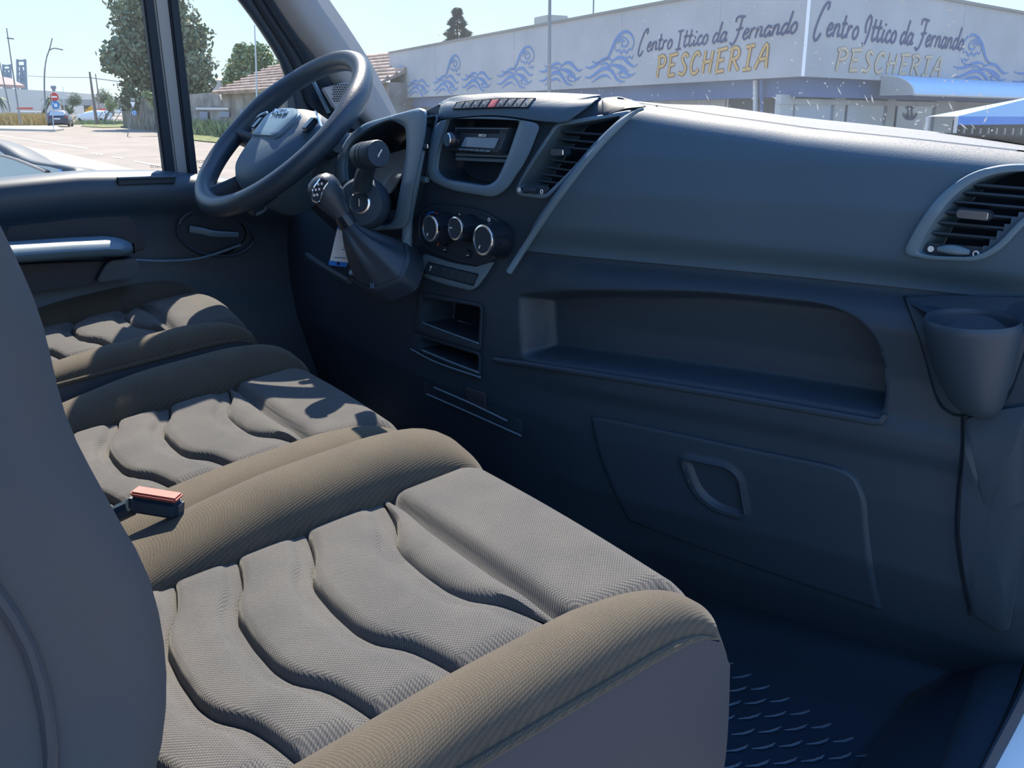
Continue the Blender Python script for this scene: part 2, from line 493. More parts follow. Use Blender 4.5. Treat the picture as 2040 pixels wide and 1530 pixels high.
blades('weeds', [G(x, 267 + (x - 380) * .07) for x in np.linspace(382, 560, 26)], 2600, 1.0, M['leaf2'], 'green weeds growing along the foot of the grey wall', 'weeds', 0.5, 0.035)
blades('verge_grass', [G(x, 248) for x in np.linspace(162, 246, 16)], 900, 0.5, M['leaf2'], 'short green grass on the verge behind the car', 'grass', 1.0, 0.05)

# ---- trees: trunk, branches and leaf clumps
def tree(name, label, cat, base, blobs, n, ls, lm, trunk_r, group=None, needles=False):
    t = thing(name, base, label, cat, group)
    cs = np.array([b[:3] for b in blobs]); rs = np.array([b[3] for b in blobs])
    top = cs[np.argmax(cs[:, 2])]
    mid = cs.mean(0)
    mb = MB()
    path = catmull([base, base * .5 + np.array([mid[0], mid[1], mid[2] - rs.max() * .4]) * .5, mid, top], 12)
    mb.tube(path, np.linspace(trunk_r, trunk_r * .25, 12), 8)
    mb.build('trunk', M['bark'], t)
    br = MB()
    for c, r in zip(cs, rs):
        s = path[RNG.integers(4, 9)]
        br.tube(catmull([s, (s + c) / 2 + RNG.normal(0, .15, 3), c + RNG.normal(0, .2, 3)], 6), np.linspace(trunk_r * .35, trunk_r * .08, 6), 5)
    br.build('branches', M['bark'], t, kind='stuff')
    w = rs ** 2 / (rs ** 2).sum()
    idx = RNG.choice(len(cs), n, p=w)
    dirs = RNG.normal(0, 1, (n, 3)); dirs /= np.linalg.norm(dirs, axis=1)[:, None]
    rad = rs[idx] * (RNG.uniform(0.15, 1.0, n) ** 0.45) * (1 + 0.16 * np.sin(dirs[:, 0] * 7 + idx) + .12 * np.sin(dirs[:, 2] * 9))
    c = cs[idx] + dirs * rad[:, None]
    a = RNG.normal(0, 1, (n, 3)); a /= np.linalg.norm(a, axis=1)[:, None]
    b = np.cross(a, RNG.normal(0, 1, (n, 3))); b /= np.linalg.norm(b, axis=1)[:, None]
    s = ls * RNG.uniform(.5, 1.3, n)[:, None]
    v = np.stack([c - a * s, c + b * s * .55, c + a * s, c - b * s * .55], 1).reshape(-1, 3)
    f = np.arange(4 * n).reshape(n, 4)
    mkobj('foliage', v, f.tolist(), lm, t, smooth=0, fix=False, kind='stuff')
    return t

def blob(px, py, d, rpx): return (*P(px, py, d=d), rpx * d / 1870.0)
D1 = 78
tree('broadleaf_tree', 'tall dark green broadleaf tree behind the window divider', 'tree', GD(325, D1),
     [blob(300, 40, D1, 58), blob(262, 20, D1, 42), blob(258, 60, D1, 34), blob(240, 115, D1 - 2, 36), blob(285, 110, D1, 60), blob(345, 85, D1, 58), blob(385, 70, D1, 34),
      blob(385, 130, D1, 44), blob(330, 160, D1, 55), blob(280, 175, D1, 40), blob(395, 170, D1, 34), blob(225, 125, D1, 22), blob(325, -10, D1, 55), blob(260, 200, D1, 26)], 15000, .24, M['leaf'], .5)
D2 = 92
tree('round_tree', 'pale green round tree rising behind the tiled roof of the barn', 'tree', GD(510, D2),
     [blob(490, 120, D2, 28), blob(470, 150, D2, 26), blob(520, 115, D2, 24), blob(510, 155, D2, 34), blob(545, 150, D2, 26), blob(482, 105, D2, 16), blob(555, 175, D2, 20), blob(455, 165, D2, 14)], 5200, .22, M['leaf2'], .3)
def smalltree(px, py, by, r, label, lm='leaf', d=None, nm='street_tree'):
    g0 = GD(px, d)
    return tree(nm, label, 'tree', g0, [blob(px, py, d, r), blob(px - r * .6, py + r * .4, d, r * .7), blob(px + r * .6, py + r * .3, d, r * .7), blob(px, py + r * .6, d, r * .8)], 1800, r * d / 1870 * .10, M[lm], .14)
smalltree(149, 197, 240, 12, 'small round street tree behind the dark blue car', d=120)
smalltree(207, 191, 240, 14, 'dark bushy tree left of the tall broadleaf tree', d=115)
smalltree(222, 205, 240, 12, 'low bush in front of the stone wall end', 'leaf2', 100, 'bush')
smalltree(138, 218, 245, 8, 'small shrub beside the road left of the yellow board', d=118, nm='bush')
# pointed conifer
dC = 62.0
t = thing('conifer_tree', GD(911, dC), 'dark pointed conifer behind the painted shop fascia', 'tree')
bz = GD(911, dC); tip = P(911, 19, d=dC); low = P(911, 150, d=dC)
MB().tube([bz, tip], [.22, .03], 7).build('trunk', M['bark'], t)
v = []; f = []
Hc = tip[2] - low[2]
for i in range(7500):
    u = RNG.uniform(0, 1) ** 0.8
    R = (.12 + 2.1 * u) * (0.75 + .25 * math.sin(u * 40)) * RNG.uniform(.2, 1.0) ** .5
    a = RNG.uniform(0, 6.28)
    c = np.array([tip[0] + R * math.cos(a), tip[1] + R * math.sin(a), tip[2] - u * Hc - R * .18 + .1])
    dd = nrm([math.cos(a), math.sin(a), RNG.uniform(-.3, .35)]) * RNG.uniform(.10, .28)
    q = np.cross(dd, RNG.normal(0, 1, 3)); q = nrm(q) * .06
    k = len(v); v += [c - q, c + q, c + dd]; f += [(k, k + 1, k + 2)]
mkobj('foliage', v, f, M['needle'], t, smooth=0, fix=False, kind='stuff')

# ---- grey walls, barn and house
def vwall(name, mt, pts, th, label, cat, joints=None):
    """wall along ground points with tops given by a pixel height: pts = [(px, base_py, top_py)]"""
    b = MB(); lo = []; hi = []
    for px, by, ty in pts:
        q = G(px, by); tp = P(px, ty, d=dep(q))
        lo.append(q - np.array([0, 0, .3])); hi.append(np.array([q[0], q[1], tp[2]]))
    lo = np.array(lo); hi = np.array(hi)
    back = np.array([*nrm((lo[-1] - lo[0])[:2])[::-1], 0]) * np.array([-1, 1, 0]) * th
    if back @ HD < 0: back = -back
    for i in range(len(lo) - 1):
        L = np.array([lo[i], lo[i + 1], hi[i + 1], hi[i]])
        b.loft([L, L + back])
    t = thing(name, lo[0], label, cat)
    b.build('wall_face', mt, t, smooth=0)
    return t, lo, hi
t, lo, hi = vwall('stone_wall', M['stone2'], [(246, 252, 222), (252, 254, 200), (330, 264, 190), (384, 267, 188)], .5, 'dark weathered stone wall under the tall tree', 'wall')
iv = []
for px, py in ((310, 195), (295, 192), (318, 215), (306, 205)): iv.append(blob(px, py, 60, 8))
n = 700
cs = np.array([b[:3] for b in iv]); rs = np.array([b[3] for b in iv]); idx = RNG.integers(len(iv), size=n)
c = cs[idx] + RNG.normal(0, .4, (n, 3)) * rs[idx][:, None]
a = RNG.normal(0, .09, (n, 3)); b_ = RNG.normal(0, .07, (n, 3))
mkobj('ivy', np.stack([c - a, c + b_, c + a, c - b_], 1).reshape(-1, 3), np.arange(4 * n).reshape(n, 4).tolist(), M['leaf2'], t, smooth=0, fix=False, kind='stuff')
t, lo, hi = vwall('rendered_wall', M['stone'], [(385, 267, 188), (442, 271, 183.5), (447, 272, 200)], .4, 'grey rendered wall with shuttered openings beyond the window divider', 'wall')
w0 = G(385, 267); w1 = G(447, 272); wn = nrm(np.cross(w1 - w0, ZV)); wn = wn if wn @ HD < 0 else -wn
def onwall(px, py, off=.03): return PP(px, py, w0 + wn * off, wn)
for x0, y0, x1, y1, mt, nm in ((397, 222, 413, 241, 'steelhaze', 'shutter'), (437, 222, 456, 233, 'steelhaze', 'shutter'), (390, 214, 455, 218.5, 'housewall', 'lintel')):
    b = MB(); L = np.array([onwall(x0, y0), onwall(x1, y0 + .5), onwall(x1, y1 + .5), onwall(x0, y1)])
    b.loft([L - wn * .06, L]); b.build(nm, M[mt], t, smooth=0)
# barn with tiled roof
t = thing('barn', G(600, 284), 'long grey barn with a terracotta tiled roof beside the shop', 'building')
bl, brr = G(448, 272), G(779, 295)
el = P(448, 196.5, d=dep(bl))[2]; er = P(800, 146, d=dep(brr))[2]
el = er = (el + er) / 2
bn = nrm(np.cross(brr - bl, ZV)); bn = bn if bn @ HD < 0 else -bn
def tz(q, z): return np.array([q[0], q[1], z])
b = MB(); L = np.array([bl - ZV * .3, brr - ZV * .3, tz(brr, er), tz(bl, el)]); b.loft([L, L - bn * 7]); b.build('wall_face', M['stone'], t, smooth=0)
b = MB(); win = []
for x0, y0, x1, y1 in ((477, 215, 484, 228),):
    L = np.array([PP(x0, y0, bl + bn * .03, bn), PP(x1, y0, bl + bn * .03, bn), PP(x1, y1, bl + bn * .03, bn), PP(x0, y1, bl + bn * .03, bn)])
    b.loft([L - bn * .05, L])
b.build('window', M['steelhaze'], t, smooth=0)
rl = tz(bl + bn * .5, el - .15); rr_ = tz(brr + bn * .5, er - .15); rise = np.array([0, 0, 1.75]) - bn * 4.2
b = MB(); L = np.array([rl, rr_, rr_ + rise, rl + rise]); b.loft([L, L + ZV * .14]); b.build('roof', M['tile'], t, smooth=0)
for k in range(9):
    b = MB(); q0 = rl + rise * (k / 9) + ZV * .16; q1 = rr_ + rise * (k / 9) + ZV * .16
    b.tube([q0, q1], .09, 6); b.build('tile_course', M['tile'], t)
t = thing('house', GD(440, 100), 'small cream house with a red tiled roof behind the grey wall', 'house')
hL, hR = P(420, 230, d=100), P(500, 230, d=100)
z0 = P(440, 186, d=100)[2]; zr = P(430, 160, d=100)[2]
b = MB()
gab = [tz(P(424, 230, d=96), 0), tz(P(462, 230, d=104), 0), tz(P(462, 230, d=104), z0 - .3), tz(P(424, 230, d=96), z0 + 1.2)]
b.loft([np.array(gab), np.array(gab) + RT * 3 + HD * 4]); b.build('wall_face', M['housewall'], t, smooth=0)
b = MB(); L = np.array([P(420, 161, d=95), P(478, 181, d=104), P(500, 181, d=110), P(455, 158, d=106)]); b.loft([L, L + ZV * .15]); b.build('roof', M['tile'], t, smooth=0)
b = MB().box(P(455, 172, d=97), (.5, .5, 1.9)); b.build('chimney', M['concrete'], t, smooth=0)

# ---- far plant: warehouse, towers, bridge
t = thing('warehouse', GD(40, 190), 'long pale warehouse with a brown roof far behind the left lamp posts', 'building')
wl0 = P(-60, 172, d=185); wr0 = P(93, 184, d=230); wz = -2
b = MB(); L = np.array([tz(wl0, wz), tz(wr0, wz), wr0, wl0]); b.loft([L, L + HD * 40]); b.build('wall_face', M['warehouse'], t, smooth=0)
b = MB(); L = np.array([P(-60, 171, d=186), P(50, 176, d=210), P(22, 161, d=225), P(-60, 146, d=210)]); b.loft([L, L + ZV * .6]); b.build('roof', M['brownroof'], t, smooth=0)
b = MB(); L = np.array([P(33, 214, d=180), P(63, 214, d=190), P(63, 218, d=190), P(33, 218, d=180)]); b.loft([L, L + HD * .5]); b.build('red_stripe', M['signred'], t, smooth=0)
def tower(px, topy, bot, wpx, d, label):
    q = P(px, bot + 40, d=d); t = thing('plant_tower', tz(q, gz(q)), label, 'tower')
    u = d / 1870
    b = MB()
    for s in (-1, 1):
        for e in (-1, 1): b.tube([tz(P(px + s * wpx * .5, bot + 30, d=d + e * 3), gz(q) - .5), P(px + s * wpx * .42, topy, d=d + e * 3)], .45, 5)
    b.build('legs', M['steelhaze'], t)
    b = MB()
    for k in range(5):
        y = topy + 3 + (bot - topy) * k / 5
        b.tube([P(px - wpx * .48, y, d=d - 3), P(px + wpx * .48, y, d=d - 3)], .35, 5)
    b.build('crossbars', M['steelhaze'], t)
    b = MB()
    y0 = topy + (bot - topy) * .28
    b.lathe([(wpx * .14 * u, 0), (wpx * .2 * u, (bot - y0) * .3 * u), (wpx * .34 * u, (bot - y0) * .5 * u), (wpx * .4 * u, (bot - y0 + 30) * u)], P(px, y0, d=d), (0, 0, -1), 14)
    b.build('furnace_stack', M['steelhaze'], t)
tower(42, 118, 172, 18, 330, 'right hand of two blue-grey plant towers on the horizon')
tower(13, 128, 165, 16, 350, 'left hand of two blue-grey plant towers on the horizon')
q = P(106, 171, d=300); t = thing('water_tower', tz(q, gz(q)), 'flat topped water tower above the no entry sign', 'tower')
u = 300 / 1870
MB().lathe([(3 * u, gz(q) - q[2] - .3), (3 * u, -6 * u), (5 * u, -5 * u), (5 * u, 0)], q, (0, 0, 1), 14).build('tank', M['steelhaze'], t)
b = MB(); L = np.array([P(95, 197, d=200), P(300, 200, d=200), P(300, 212, d=200), P(95, 209, d=200)]); b.loft([L, L + HD * 8])
for px in (130, 175, 220, 265): b.box(P(px, 222, d=203), (1.2, 1.2, 4))
tag(b.build('flyover', M['concrete'], None, smooth=0), 'grey concrete flyover crossing behind the small trees', 'bridge')
b = MB(); rows = []
for px in np.linspace(60, 330, 40):
    y = 196 - 6 * math.exp(-((px - 175) / 50) ** 2) - 3 * math.sin(px * .07)
    rows.append([P(px, y + 30, d=420), P(px, y + 8, d=425), P(px, y, d=440), P(px, y + 30, d=470)])
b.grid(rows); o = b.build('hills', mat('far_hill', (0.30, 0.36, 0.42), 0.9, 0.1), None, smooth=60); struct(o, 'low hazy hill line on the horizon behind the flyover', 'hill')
b = MB(); L = np.array([P(28, 221, d=150), P(92, 223, d=150), P(92, 247, d=150), P(28, 247, d=150)]); b.loft([L, L + HD * 3]); tag(b.build('site_hoarding', M['warehouse'], None, smooth=0), 'low white hoarding behind the dry grass under the warehouse', 'hoarding')
for i, (px, lab) in enumerate(((100, 'short palm right behind the no entry sign'), (-2, 'short palm at the left edge beside the warehouse'))):
    d = 105; bq = GD(px, d); t = thing('palm_tree', bq, lab, 'palm tree')
    top = P(px, 196, d=d)
    MB().tube([bq, top], [.22, .16], 7).build('trunk', M['bark'], t)
    v = []; f = []
    for k in range(26):
        a = k * 2.4; e = RNG.uniform(-.5, .7); R = 1.3
        pth = [top + np.array([math.cos(a) * R * s, math.sin(a) * R * s, e * s * R - 1.1 * s * s]) for s in (0, .35, .7, 1)]
        sd_ = np.array([-math.sin(a), math.cos(a), 0]) * .14
        kk = len(v)
        for j, q in enumerate(pth): v += [q - sd_ * (1 - j * .3), q + sd_ * (1 - j * .3)]
        for j in range(3): f.append((kk + 2 * j, kk + 2 * j + 1, kk + 2 * j + 3, kk + 2 * j + 2))
    mkobj('fronds', v, f, M['leaf'], t, smooth=0, fix=False, kind='stuff')

# ---- poles, lamps, wire
def pole(name, label, pix, d, r, mt, cat='lamp post', arm=None):
    pts = np.array([P(*q, d=d) for q in pix]); t = thing(name, tz(pts[-1], gz(pts[-1])), label, cat)
    c = catmull(pts, 14) if len(pts) > 2 else pts
    MB().tube(c, np.linspace(r * .55, r, len(c)), 8).build('post', M[mt], t)
    if arm:
        ap = np.array([P(*q, d=d) for q in arm])
        MB().tube(catmull(ap, 8), .05, 6).build('arm', M[mt], t)
        e = nrm(ap[-1] - ap[-2])
        MB().box(ap[-1] - e * .1, (.55, .22, .10), [e, nrm(np.cross(ZV, e)), ZV]).build('lamp_head', M[mt], t, bevel=.03)
    return t
pole('street_lamp', 'straight leaning street lamp at the far left of the island', [(13, 56), (16.5, 80), (28, 160), (41, 247)], 80, .075, 'pole', arm=[(16, 77), (19, 76.5), (23, 77)])
pole('street_lamp', 'curved street lamp bending right above the no entry sign', [(104, 76), (99, 97), (92, 118), (88.5, 150), (89, 190), (94, 240)], 82, .08, 'pole', arm=[(97.5, 101), (104, 97), (112, 96.5), (121, 98.5)])
pole('street_lamp', 'partly cropped leaning street lamp at the left picture edge', [(-14, 60), (0, 127), (10, 175), (20, 222)], 95, .07, 'pole')
pole('street_lamp', 'small distant street lamp between the road signs and the tree', [(121.5, 170), (124.5, 171), (126, 190), (129, 232)], 140, .06, 'polewhite')
pole('utility_pole', 'weathered wooden utility pole carrying a wire across the sky', [(178.5, 143), (185.5, 195), (193, 248)], 85, .15, 'wood', 'utility pole')
pole('utility_pole', 'thinner second utility pole just right of the wooden one', [(190, 147), (194.5, 180), (198, 225)], 110, .10, 'wood', 'utility pole')
pole('flag_pole', 'pale slim pole in front of the barn and the round tree', [(507, 50), (510, 130), (513.5, 286)], 50, .055, 'polewhite', 'pole')
pole('lamp_post', 'tall grey post standing before the painted fascia above the dashboard', [(1096, -60), (1095, 40), (1093, 330)], 24, .062, 'pole', 'lamp post')
a0, a1 = P(50, 150.5, d=120), P(177, 154.5, d=85)
tag(MB().tube([a0, (a0 + a1) / 2 - ZV * .1, a1, P(240, 163, d=85)], .035, 5).build('overhead_wire', M['pole'], None), 'thin overhead wire running to the wooden utility pole', 'wire')

# ---- road signs
def disc(c, n, r, th, k=24): return MB().lathe([(r, 0), (r, th)], c, n, k)
def sgn(px, py, d): return P(px, py, d=d)
vn = -HD
t = thing('road_sign', G(105, 249), 'no entry disc above a blue arrow disc on one grey post', 'road sign')
d = 70; k = d / 1870
MB().tube([tz(P(105, 249, d=d), gz(P(105, 249, d=d)) - .1), P(103, 183, d=d)], .035, 8).build('post', M['polewhite'], t)
b = disc(sgn(108.5, 193, d), vn, 8.2 * k, .03).build('no_entry_disc', M['signred'], t)
MB().box(sgn(108.5, 193, d) + vn * .035, (11.5 * k, .01, 2.8 * k), [RT, HD, ZV]).build('white_bar', M['white'], b, smooth=0)
b = disc(sgn(110.5, 209, d), vn, 8.0 * k, .03).build('arrow_disc', M['signblue'], t)
c = sgn(110.5, 209, d) + vn * .036; e = nrm(RT - ZV * .75); e2 = nrm(np.cross(e, vn))
arrow = np.array([(-5, .9), (.5, .9), (-1.2, 3.4), (1, 4.0), (5.6, 0), (1, -4.0), (-1.2, -3.4), (.5, -.9), (-5, -.9)]) * k
L = np.array([c + e * p[0] + e2 * p[1] for p in arrow]); MB().loft([L, L + vn * .008]).build('white_arrow', M['white'], b, smooth=0)
d = 58; k = d / 1870
t = thing('road_sign', GD(267, d), 'white give way triangle above a small blue roundabout disc by the stone wall', 'road sign')
MB().tube([GD(268, d) - ZV * .1, P(265, 196, d=d)], .03, 8).build('post', M['pole'], t)
tri = [(-5.6, 4.2), (5.6, 4.2), (0, -8.5)]
for nm, sc, mt, of in (('red_border', 1.0, 'concrete', .02), ('white_field', .78, 'white', .05)):
    L = np.array([sgn(265, 207, d) + (RT * x * sc + ZV * (y * sc)) * k + vn * of for x, y in tri]); MB().loft([L - vn * .02, L]).build(nm, M[mt], t, smooth=0)
MB().box(sgn(264.5, 198, d), (8 * k, .03, 5 * k), [RT, HD, ZV]).build('small_plate', M['concrete'], t, smooth=0)
b = disc(sgn(267.5, 225, d), vn, 5 * k, .03).build('roundabout_disc', M['signblue'], t)
for a in range(3):
    an = [math.radians(a * 120 + q) for q in (0, 25, 50, 75, 90)]
    MB().tube([sgn(267.5, 225, d) + vn * .045 + (RT * math.cos(q) + ZV * math.sin(q)) * 2.9 * k for q in an], np.array([.25, .5, .7, 1.0, .1]) * k, 5).build('white_arrow', M['white'], b)

# ---- cars
def carback(name, c, k, label, paint, fwd, W=1.85, H=1.48, L=4.1):
    """small hatchback seen from behind; c = ground point under the rear bumper"""
    t = thing(name, c, label, 'car')
    s = nrm(np.cross(fwd, ZV))
    secs = [(0.0, .72, .35, .80, .86), (.12, .92, .28, .95, .94), (.5, .98, .22, 1.36, .84), (.9, 1.0, .20, H, .80), (1.8, 1.0, .2, H, .80), (2.6, 1.0, .2, 1.25, .82), (3.1, 1.0, .22, .98, .9), (3.9, .95, .26, .88, .9), (L, .8, .35, .7, .85)]
    loops = []
    for y, ww, z0, z1, tw in secs:
        w = W / 2 * ww; wt = W / 2 * tw * (0.88 if z1 > 1.1 else 1)
        zm = min(.92, z1 - .05)
        lp = [(-w * .9, z0), (w * .9, z0), (w, z0 + .15), (w, zm), (wt, z1 - .04), (wt * .8, z1), (-wt * .8, z1), (-wt, z1 - .04), (-w, zm), (-w, z0 + .15)]
        loops.append([c + fwd * y + s * q[0] + ZV * q[1] for q in lp])
    MB().loft(loops).build('body', M[paint], t, smooth=50)
    L4 = np.array([c + fwd * .06 + s * -.62 + ZV * 1.0, c + fwd * .06 + s * .62 + ZV * 1.0, c + fwd * .50 + s * .54 + ZV * 1.36, c + fwd * .50 - s * .54 + ZV * 1.36])
    MB().loft([L4 - fwd * .03, L4 + fwd * .1]).build('rear_window', M['shopglass'], t, smooth=0)
    for e in (-1, 1):
        MB().box(c + s * e * W * .43 + ZV * .88 + fwd * .06, (.28, .14, .2), [s, fwd, ZV]).build('tail_light', M['taillight'], t, bevel=.03)
    MB().box(c + ZV * .72 - fwd * .01, (.5, .04, .12), [s, fwd, ZV]).build('number_plate', M['white'], t, smooth=0)
    for y in (.75, 3.2):
        for e in (-1, 1):
            MB().lathe([(.2, -.1), (.31, -.09), (.31, .09), (.2, .1)], c + fwd * y + s * e * (W / 2 - .1) + ZV * .31, s, 16).build('wheel', M['rubber'], t)
    return t
cq = GD(136, 86)
carback('car', cq, 1, 'dark blue hatchback seen from behind on the side road', 'carblue', nrm(np.array([*EDIR[:2], 0]) * .97 + RT * .12))
cq = GD(240, 108)
carback('car', cq, 1, 'white car parked half hidden behind the fence by the stone wall', 'white_paint', nrm(RT * -1 + HD * .1), W=1.75, H=1.42)
t = thing('wire_fence', GD(222, 96), 'thin grey fence in front of the parked white car', 'fence')
for px in (205, 217, 229, 241):
    MB().tube([GD(px, 96) - ZV * .1, P(px - .5, 222, d=96)], .04, 6).build('post', M['pole'], t)
for y in (225, 231, 238): MB().tube([P(204, y, d=96), P(242, y, d=96)], .022, 5).build('rail', M['pole'], t)
for x, y, w, h, dd, lab in ((182, 216, 9, 7, 120, 'upper yellow site board left of the utility pole'), (174, 220.5, 5, 6, 121, 'lower yellow site board beside the taller one')):
    b = MB().box(P(x, y, d=dd), (w * dd / 1870, .1, h * dd / 1870), [RT, HD, ZV])
    for e in (-.35, .35): b.box(P(x + w * e, y + 14, d=dd + .2), (.08, .08, 1.9), [RT, HD, ZV])
    tag(b.build('site_board', M['yellow'], None, smooth=0), lab, 'sign board')
t = thing('kiosk', GD(200, 112), 'low grey kiosk with a red board between the pole and the fence', 'kiosk')
MB().box(P(201, 229, d=112) , (1.1, 1.6, 2.6), [RT, HD, ZV]).build('body', M['concrete'], t, bevel=.05)
MB().box(P(202, 220, d=111), (.95, .1, .4), [RT, HD, ZV]).build('red_board', M['signred'], t, smooth=0)
t = thing('bollard', G(113, 249), 'yellow and grey bollard at the end of the traffic island', 'bollard')
MB().lathe([(.16, 0), (.16, .95), (.1, 1.05)], G(113, 249), (0, 0, 1), 12).build('post', M['yellow'], t)

# ================================================================== SHOP with painted fascia
dA = 21.0
A0 = P(1599, 152, d=dA); zb = A0[2]
def at_z(px, d): q = P(px, 100, d=d); return tz(q, zb)
B0 = at_z(775, 45.0)
vR = ray(2040, 172.5); sR = (zb - CAM[2]) / vR[2]; C0 = CAM + vR * (28.8 / (vR @ HD)); C0 = tz(C0, zb)
C1 = A0 + (C0 - A0) * 1.9
zt = zb + 2.02
nL = nrm(np.cross(B0 - A0, ZV)); nL = nL if nL @ HD < 0 else -nL
nR = nrm(np.cross(C0 - A0, ZV)); nR = nR if nR @ HD < 0 else -nR
shop = thing('fish_shop', tz(A0, gz(A0)), 'corner fish shop with a pale fascia painted with blue waves and lettering', 'shop building')
def band(name, z0, z1, mt, off, a=None, lab=None):
    """band round both faces of the shop, off = how far it stands proud"""
    pts = [B0 + nL * off, A0 + (nL + nR) / (1 + nL @ nR) * off, C1 + nR * off]
    bk = 3.0
    ins = [B0 - nL * bk, A0 - (nL + nR) / (1 + nL @ nR) * bk, C1 - nR * bk]
    b = MB()
    for i in (0, 1):
        L = np.array([tz(pts[i], z0), tz(pts[i + 1], z0), tz(ins[i + 1], z0), tz(ins[i], z0)])
        b.loft([L, L + ZV * (z1 - z0)])
    return b.build(name, M[mt], shop, smooth=0, label=lab)
fas = band('fascia', zb, zt, 'fascia', 0.0)
band('capping', zt, zt + .07, 'fasciacap', 0.05)
band('soffit_band', zb - .42, zb - .002, 'bluewall', -0.25)
band('upper_wall', zb - .95, zb - .425, 'shopgrey', -0.9)
band('lower_wall', -0.6, zb - .96, 'shopdark', -1.3)
# panel joints of the fascia
for u in (.11, .27, .52, .79): MB().box(A0 + (B0 - A0) * u + ZV * 1.01, (.02, .02, 2.0), [nrm(B0 - A0), nL, ZV]).build('panel_joint', M['shopgrey'], shop, smooth=0)
for u in (.62,): MB().box(A0 + (C0 - A0) * u + ZV * 1.01, (.02, .02, 2.0), [nrm(C0 - A0), nR, ZV]).build('panel_joint', M['shopgrey'], shop, smooth=0)
MB().box(A0 + (nL + nR) / (1 + nL @ nR) * .012 + ZV * 1.0, (.045, .045, 2.0), [nL, nR, ZV]).build('corner_strip', M['white'], shop, smooth=0)

def ribbon(mb, pts, n, wid, taper=True, k=22, closed=False):
    c = catmull(pts, k)
    t = np.gradient(c, axis=0); t /= np.linalg.norm(t, axis=1)[:, None] + 1e-9
    s = np.cross(t, n); s /= np.linalg.norm(s, axis=1)[:, None] + 1e-9
    u = np.linspace(0, 1, k)
    w = wid * (np.sin(np.pi * np.clip(u, .04, .96)) ** .6 if taper else np.ones(k)) / 2
    a = c - s * w[:, None]; b = c + s * w[:, None]
    loops = [[p, q, q + n * .006, p + n * .006] for p, q in zip(a, b)]
    mb.loft(loops)

GL = {
 'C': (1.15, [[(.95, 2.0), (1.1, 2.42), (.95, 2.6), (.62, 2.2), (.28, 1.2), (.1, .2), (.16, -.38), (.42, -.35), (.68, .15)]]),
 'e': (.66, [[(.1, .42), (.48, .62), (.52, .92), (.34, 1.0), (.13, .62), (.1, .2), (.3, 0), (.6, .28)]]),
 'n': (.76, [[(.02, 0), (.16, 1.0)], [(.09, .55), (.3, .95), (.5, .93), (.5, .55), (.47, .1), (.72, .2)]]),
 't': (.54, [[(.26, 1.75), (.12, .3), (.24, 0), (.5, .25)], [(0, 1.08), (.48, 1.12)]]),
 'r': (.58, [[(.02, 0), (.16, 1.0)], [(.09, .55), (.3, .95), (.5, .9)]]),
 'o': (.68, [[(.36, 1.0), (.1, .62), (.1, .15), (.3, 0), (.52, .3), (.54, .78), (.36, 1.0)]]),
 'I': (.80, [[(.36, 1.75), (.3, -.2)], [(.06, 1.72), (.66, 1.78)], [(0, -.2), (.6, -.16)]]),
 'J': (.86, [[(.25, .55), (.12, 1.2), (.36, 1.95), (.62, 1.75), (.55, .7), (.3, -.35), (.02, -.3)]]),
 'i': (.46, [[(.2, 1.0), (.1, .25), (.2, 0), (.46, .25)], [(.27, 1.35), (.31, 1.5)]]),
 'c': (.58, [[(.5, .8), (.36, 1.0), (.13, .7), (.08, .25), (.28, 0), (.56, .25)]]),
 'd': (.78, [[(.52, .85), (.34, 1.0), (.1, .62), (.08, .15), (.25, 0), (.5, .4)], [(.78, 2.05), (.58, .6), (.55, .08), (.76, .2)]]),
 'a': (.76, [[(.52, .85), (.34, 1.0), (.1, .62), (.08, .15), (.25, 0), (.5, .4)], [(.62, 1.0), (.54, .4), (.55, .05), (.76, .2)]]),
 'F': (1.05, [[(.2, 1.8), (.24, 2.2), (.5, 2.3), (1.05, 2.22)], [(.78, 2.2), (.66, 1.0), (.45, .05), (.15, -.4), (-.1, -.15)], [(.35, 1.02), (.98, 1.15)]]),
 ' ': (.42, []),
}
GC = {
 'P': (.78, [[(.12, -.05), (.2, 1)], [(.04, .93), (.42, 1.02), (.64, .8), (.5, .54), (.16, .48)]]),
 'E': (.80, [[(.15, 0), (.22, 1.0)], [(.06, .97), (.68, 1.04)], [(.17, .5), (.52, .55)], [(.1, 0), (.6, .04)]]),
 'S': (.76, [[(.62, .85), (.44, 1.0), (.22, .8), (.36, .55), (.54, .3), (.36, .02), (.06, .1)]]),
 'C': (.78, [[(.64, .8), (.52, 1.0), (.26, .85), (.12, .4), (.25, .03), (.5, .05), (.62, .22)]]),
 'H': (.88, [[(.15, 0), (.22, 1.02)], [(.58, -.02), (.68, 1.0)], [(.06, .47), (.72, .56)]]),
 'R': (.84, [[(.12, 0), (.2, 1)], [(.04, .93), (.42, 1.02), (.62, .8), (.5, .56), (.16, .5)], [(.3, .52), (.66, 0)]]),
 'I': (.72, [[(.32, 0), (.4, 1)], [(.15, .98), (.62, 1.03)], [(.1, 0), (.56, .03)]]),
 'A': (.82, [[(.05, 0), (.56, 1.04), (.68, 0)], [(.14, .37), (.66, .42)]]),
}
